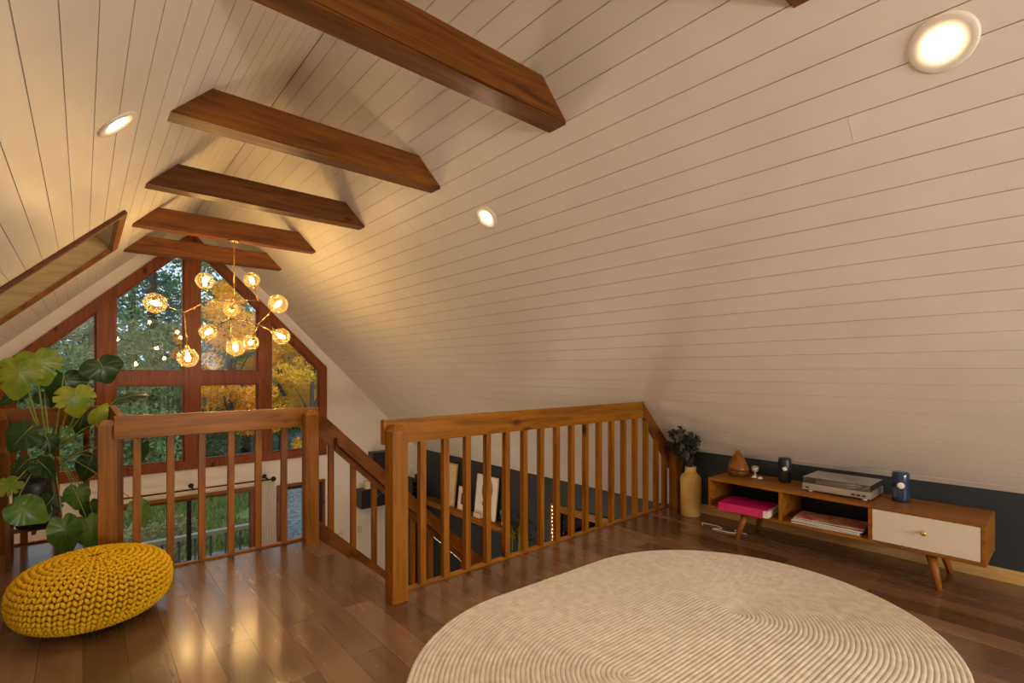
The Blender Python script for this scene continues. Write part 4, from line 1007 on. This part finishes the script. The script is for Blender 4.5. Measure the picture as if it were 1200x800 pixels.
# lawn blades as one uncountable thing
def lawn(name, x0, x1, y0, y1, n_, label, seed, m, hh=(0.12, 0.3), edge=None):
    rs = np.random.RandomState(seed); X = rs.uniform(x0, x1, n_); Y = rs.uniform(y0, y1, n_)
    if edge is not None: keep = edge(X, Y); X = X[keep]; Y = Y[keep]
    k = len(X); A = rs.uniform(0, PI, k); h = rs.uniform(*hh, k); w = rs.uniform(0.03, 0.09, k); lx = rs.uniform(-.1, .1, k)
    V = np.zeros((k, 3, 3)); V[:, 0] = np.stack([X-np.cos(A)*w, Y-np.sin(A)*w, np.full(k, GZ)], 1); V[:, 1] = np.stack([X+np.cos(A)*w, Y+np.sin(A)*w, np.full(k, GZ)], 1); V[:, 2] = np.stack([X+lx, Y+lx, GZ+h], 1)
    o = npobj(name, V.reshape(-1, 3), np.arange(k*3).reshape(-1, 3), m, None, ((x0+x1)/2, (y0+y1)/2, GZ), smooth=False)
    return tag(o, label, 'grass', kind='stuff')
lawn('lawn', -4, 7.5, 15.2, 25, 60000, 'green lawn between the deck and the gravel road outside', 4, M['grass'], edge=lambda X, Y: X < 0.20*Y+0.6+0.5*np.sin(Y*1.3))
# trees
def foliage(cs, n_, size, seed, drop=0.0):
    rs = np.random.RandomState(seed); cs = np.array(cs, dtype=float); wgt = (cs[:, 3]**2); wgt /= wgt.sum()
    idx = rs.choice(len(cs), n_, p=wgt); c = cs[idx]
    dv = rs.normal(size=(n_, 3)); dv /= np.linalg.norm(dv, axis=1)[:, None]; rad = rs.uniform(0.35, 1, n_)**0.5
    P = c[:, :3] + dv*(c[:, 3]*rad)[:, None]*np.array((1, 1, 0.72))
    nrm = rs.normal(size=(n_, 3)) + np.array((0, -0.3, 0.8)); nrm /= np.linalg.norm(nrm, axis=1)[:, None]
    u = np.cross(nrm, rs.normal(size=(n_, 3))); u /= np.linalg.norm(u, axis=1)[:, None]; w = np.cross(nrm, u)
    s = rs.uniform(0.6, 1.3, n_)[:, None]*size
    V = np.stack([P-u*s, P-w*s*0.45, P+u*s, P+w*s*0.45], 1).reshape(-1, 3)
    V[:, 2] = np.maximum(V[:, 2], GZ+0.02)
    return V, np.arange(n_*4).reshape(-1, 4)
TM = {'dark': leafmat('dark conifer needles', (0.045,0.10,0.065), (0.11,0.20,0.13), 0.9, 0.2, 0.7),
      'green': leafmat('green foliage', (0.09,0.16,0.05), (0.20,0.29,0.11), 0.8, 0.3, 0.7),
      'orange': leafmat('orange maple leaves', (0.78,0.30,0.008), (0.95,0.52,0.02), 0.7, 0.4, 0.7),
      'yellow': leafmat('yellow maple leaves', (0.70,0.42,0.02), (0.92,0.60,0.04), 0.8, 0.4, 0.7),
      'brown': leafmat('olive brown foliage', (0.16,0.14,0.06), (0.30,0.24,0.10), 0.8, 0.3, 0.7)}
def tree(x, y, h, kind, label, seed, conifer=False, r=2.5, low=0.12, n_=7000, leaf=0.17, name=None):
    rnd = random.Random(seed)
    t = thing(name or ('conifer_tree' if conifer else 'maple_tree'), label, 'tree', (x, y, GZ), 'trees outside the gable window')
    b_ = B().tube([(x, y, GZ), (x+rnd.uniform(-.2, .2), y, GZ+h*0.5), (x, y, GZ+h*0.93)], 0.05+h*0.014, 9, taper=0.03)
    cs = []
    if conifer:
        L_ = int(h/0.7)
        for k in range(L_):
            f = k/(L_-1); z_ = GZ + h*(low+(1-low)*f); rr = r*(1-f)**0.8+0.15
            nb = max(3, int(6*(1-f)+3))
            for q in range(nb):
                a = rnd.uniform(0, 2*PI); d_ = rr*rnd.uniform(0.45, 0.95)
                cs.append((x+d_*math.cos(a), y+d_*math.sin(a), z_-d_*0.22, rr*0.34))
                if q < 2: b_.tube([(x, y, z_), (x+d_*math.cos(a), y+d_*math.sin(a), z_-d_*0.22)], 0.03, 5, taper=0.01)
    else:
        for k in range(34):
            a = rnd.uniform(0, 2*PI); f = rnd.uniform(low, 1); prof = math.sin(PI*min(1, (f-low)/(1-low)*0.86+0.14))**0.6
            d_ = r*prof*rnd.uniform(0.2, 0.95); z_ = GZ+h*f
            cs.append((x+d_*math.cos(a), y+d_*math.sin(a), z_, r*rnd.uniform(0.22, 0.38)))
            if k % 3 == 0: b_.tube([(x, y, GZ+h*max(0.1, f*0.6)), (x+d_*math.cos(a), y+d_*math.sin(a), z_)], 0.05, 5, taper=0.012)
    obj('trunk', b_, M['bark'], t)
    V, Fc = foliage(cs, n_, leaf, seed); npobj('foliage', V, Fc, TM[kind], t, smooth=False)
spec = [ # x/y ratio, Y, height, kind, conifer, radius, low
    (-0.10, 27, 15, 'dark', True, 3.2, 0.04, 'dark conifer seen through the left end of the gable window'),
    (0.015, 24, 15, 'green', True, 2.8, 0.10, 'green conifer in the left panes of the gable window, nearest of the conifers'),
    (0.085, 30, 18, 'dark', True, 3.4, 0.05, 'tall dark conifer filling the second pane of the gable window'),
    (0.14, 27, 14, 'green', False, 2.6, 0.10, 'leafy green tree behind the centre mullion of the gable window'),
    (0.20, 25.5, 8.6, 'orange', False, 2.3, 0.24, 'bright orange maple in the centre right pane of the gable window'),
    (0.225, 33, 16, 'green', True, 3.2, 0.10, 'green conifer rising behind the orange maple'),
    (0.285, 27.5, 7.8, 'yellow', False, 2.1, 0.18, 'yellow maple between the right mullion and the orange maple'),
    (0.345, 26, 8.0, 'yellow', False, 2.0, 0.10, 'golden maple in the far right pane of the gable window'),
    (0.33, 36, 12, 'brown', False, 3.6, 0.04, 'olive brown tree behind the golden maple'),
    (0.41, 30, 11, 'green', False, 3.0, 0.05, 'green tree at the right edge of the gable window view')]
for i, (rt, y, h, k, con, r, low_, lb) in enumerate(spec):
    tree(rt*y, y, h, k, lb, 40+i, con, r, low_, n_=17000 if con else 11000, leaf=0.085)
far = [(-0.22, 44, 20), (-0.12, 42, 21), (-0.03, 45, 20), (0.06, 43, 22), (0.14, 46, 21), (0.22, 44, 19), (0.30, 46, 18), (0.38, 45, 17), (0.46, 44, 17), (0.56, 46, 18), (-0.32, 46, 19)]
places = ['leftmost', 'second from left', 'third from left', 'fourth from left', 'fifth from left', 'sixth from left', 'seventh from left', 'eighth from left', 'third from right', 'rightmost', 'beyond the leftmost']
for i, (rt, y, h) in enumerate(far):
    tree(rt*y, y, h, 'dark' if i % 2 else 'green', 'dark evergreen in the far forest row, '+places[i], 80+i, True, 4.2, 0.0, n_=9000, leaf=0.22)
# shrubs by the deck and along the road
def shrub(x, y, h, k, label, seed, n_=1800, leaf=0.06):
    rnd = random.Random(seed); t = thing('shrub', label, 'shrub', (x, y, GZ), 'shrubs outside')
    b_ = B(); cs = []
    for q in range(10):
        a = rnd.uniform(0, 2*PI); d_ = h*0.5*rnd.uniform(0.1, 1); z_ = GZ+h*rnd.uniform(0.25, 0.85); cs.append((x+d_*math.cos(a), y+d_*math.sin(a), z_, h*0.22)); b_.tube([(x, y, GZ), (x+d_*math.cos(a), y+d_*math.sin(a), z_)], 0.015, 5, taper=0.006)
    obj('stems', b_, M['bark'], t); V, Fc = foliage(cs, n_, leaf, seed); npobj('foliage', V, Fc, TM[k], t, smooth=False)
shrub(1.15, 13.0, 1.7, 'brown', 'dry olive shrub beyond the deck railing on the left', 5)
shrub(0.3, 12.6, 1.9, 'brown', 'taller dry shrub beyond the deck railing, behind the monstera', 6)
shrub(1.6, 24, 1.9, 'brown', 'brown bush by the road seen in the lower left pane', 7, 2500, 0.09)
shrub(3.2, 30.0, 1.6, 'green', 'green bush beyond the road behind the centre mullion', 8, 2500, 0.09)
shrub(8.2, 25.0, 1.3, 'green', 'green bush by the road in the right pane', 9, 2500, 0.09)
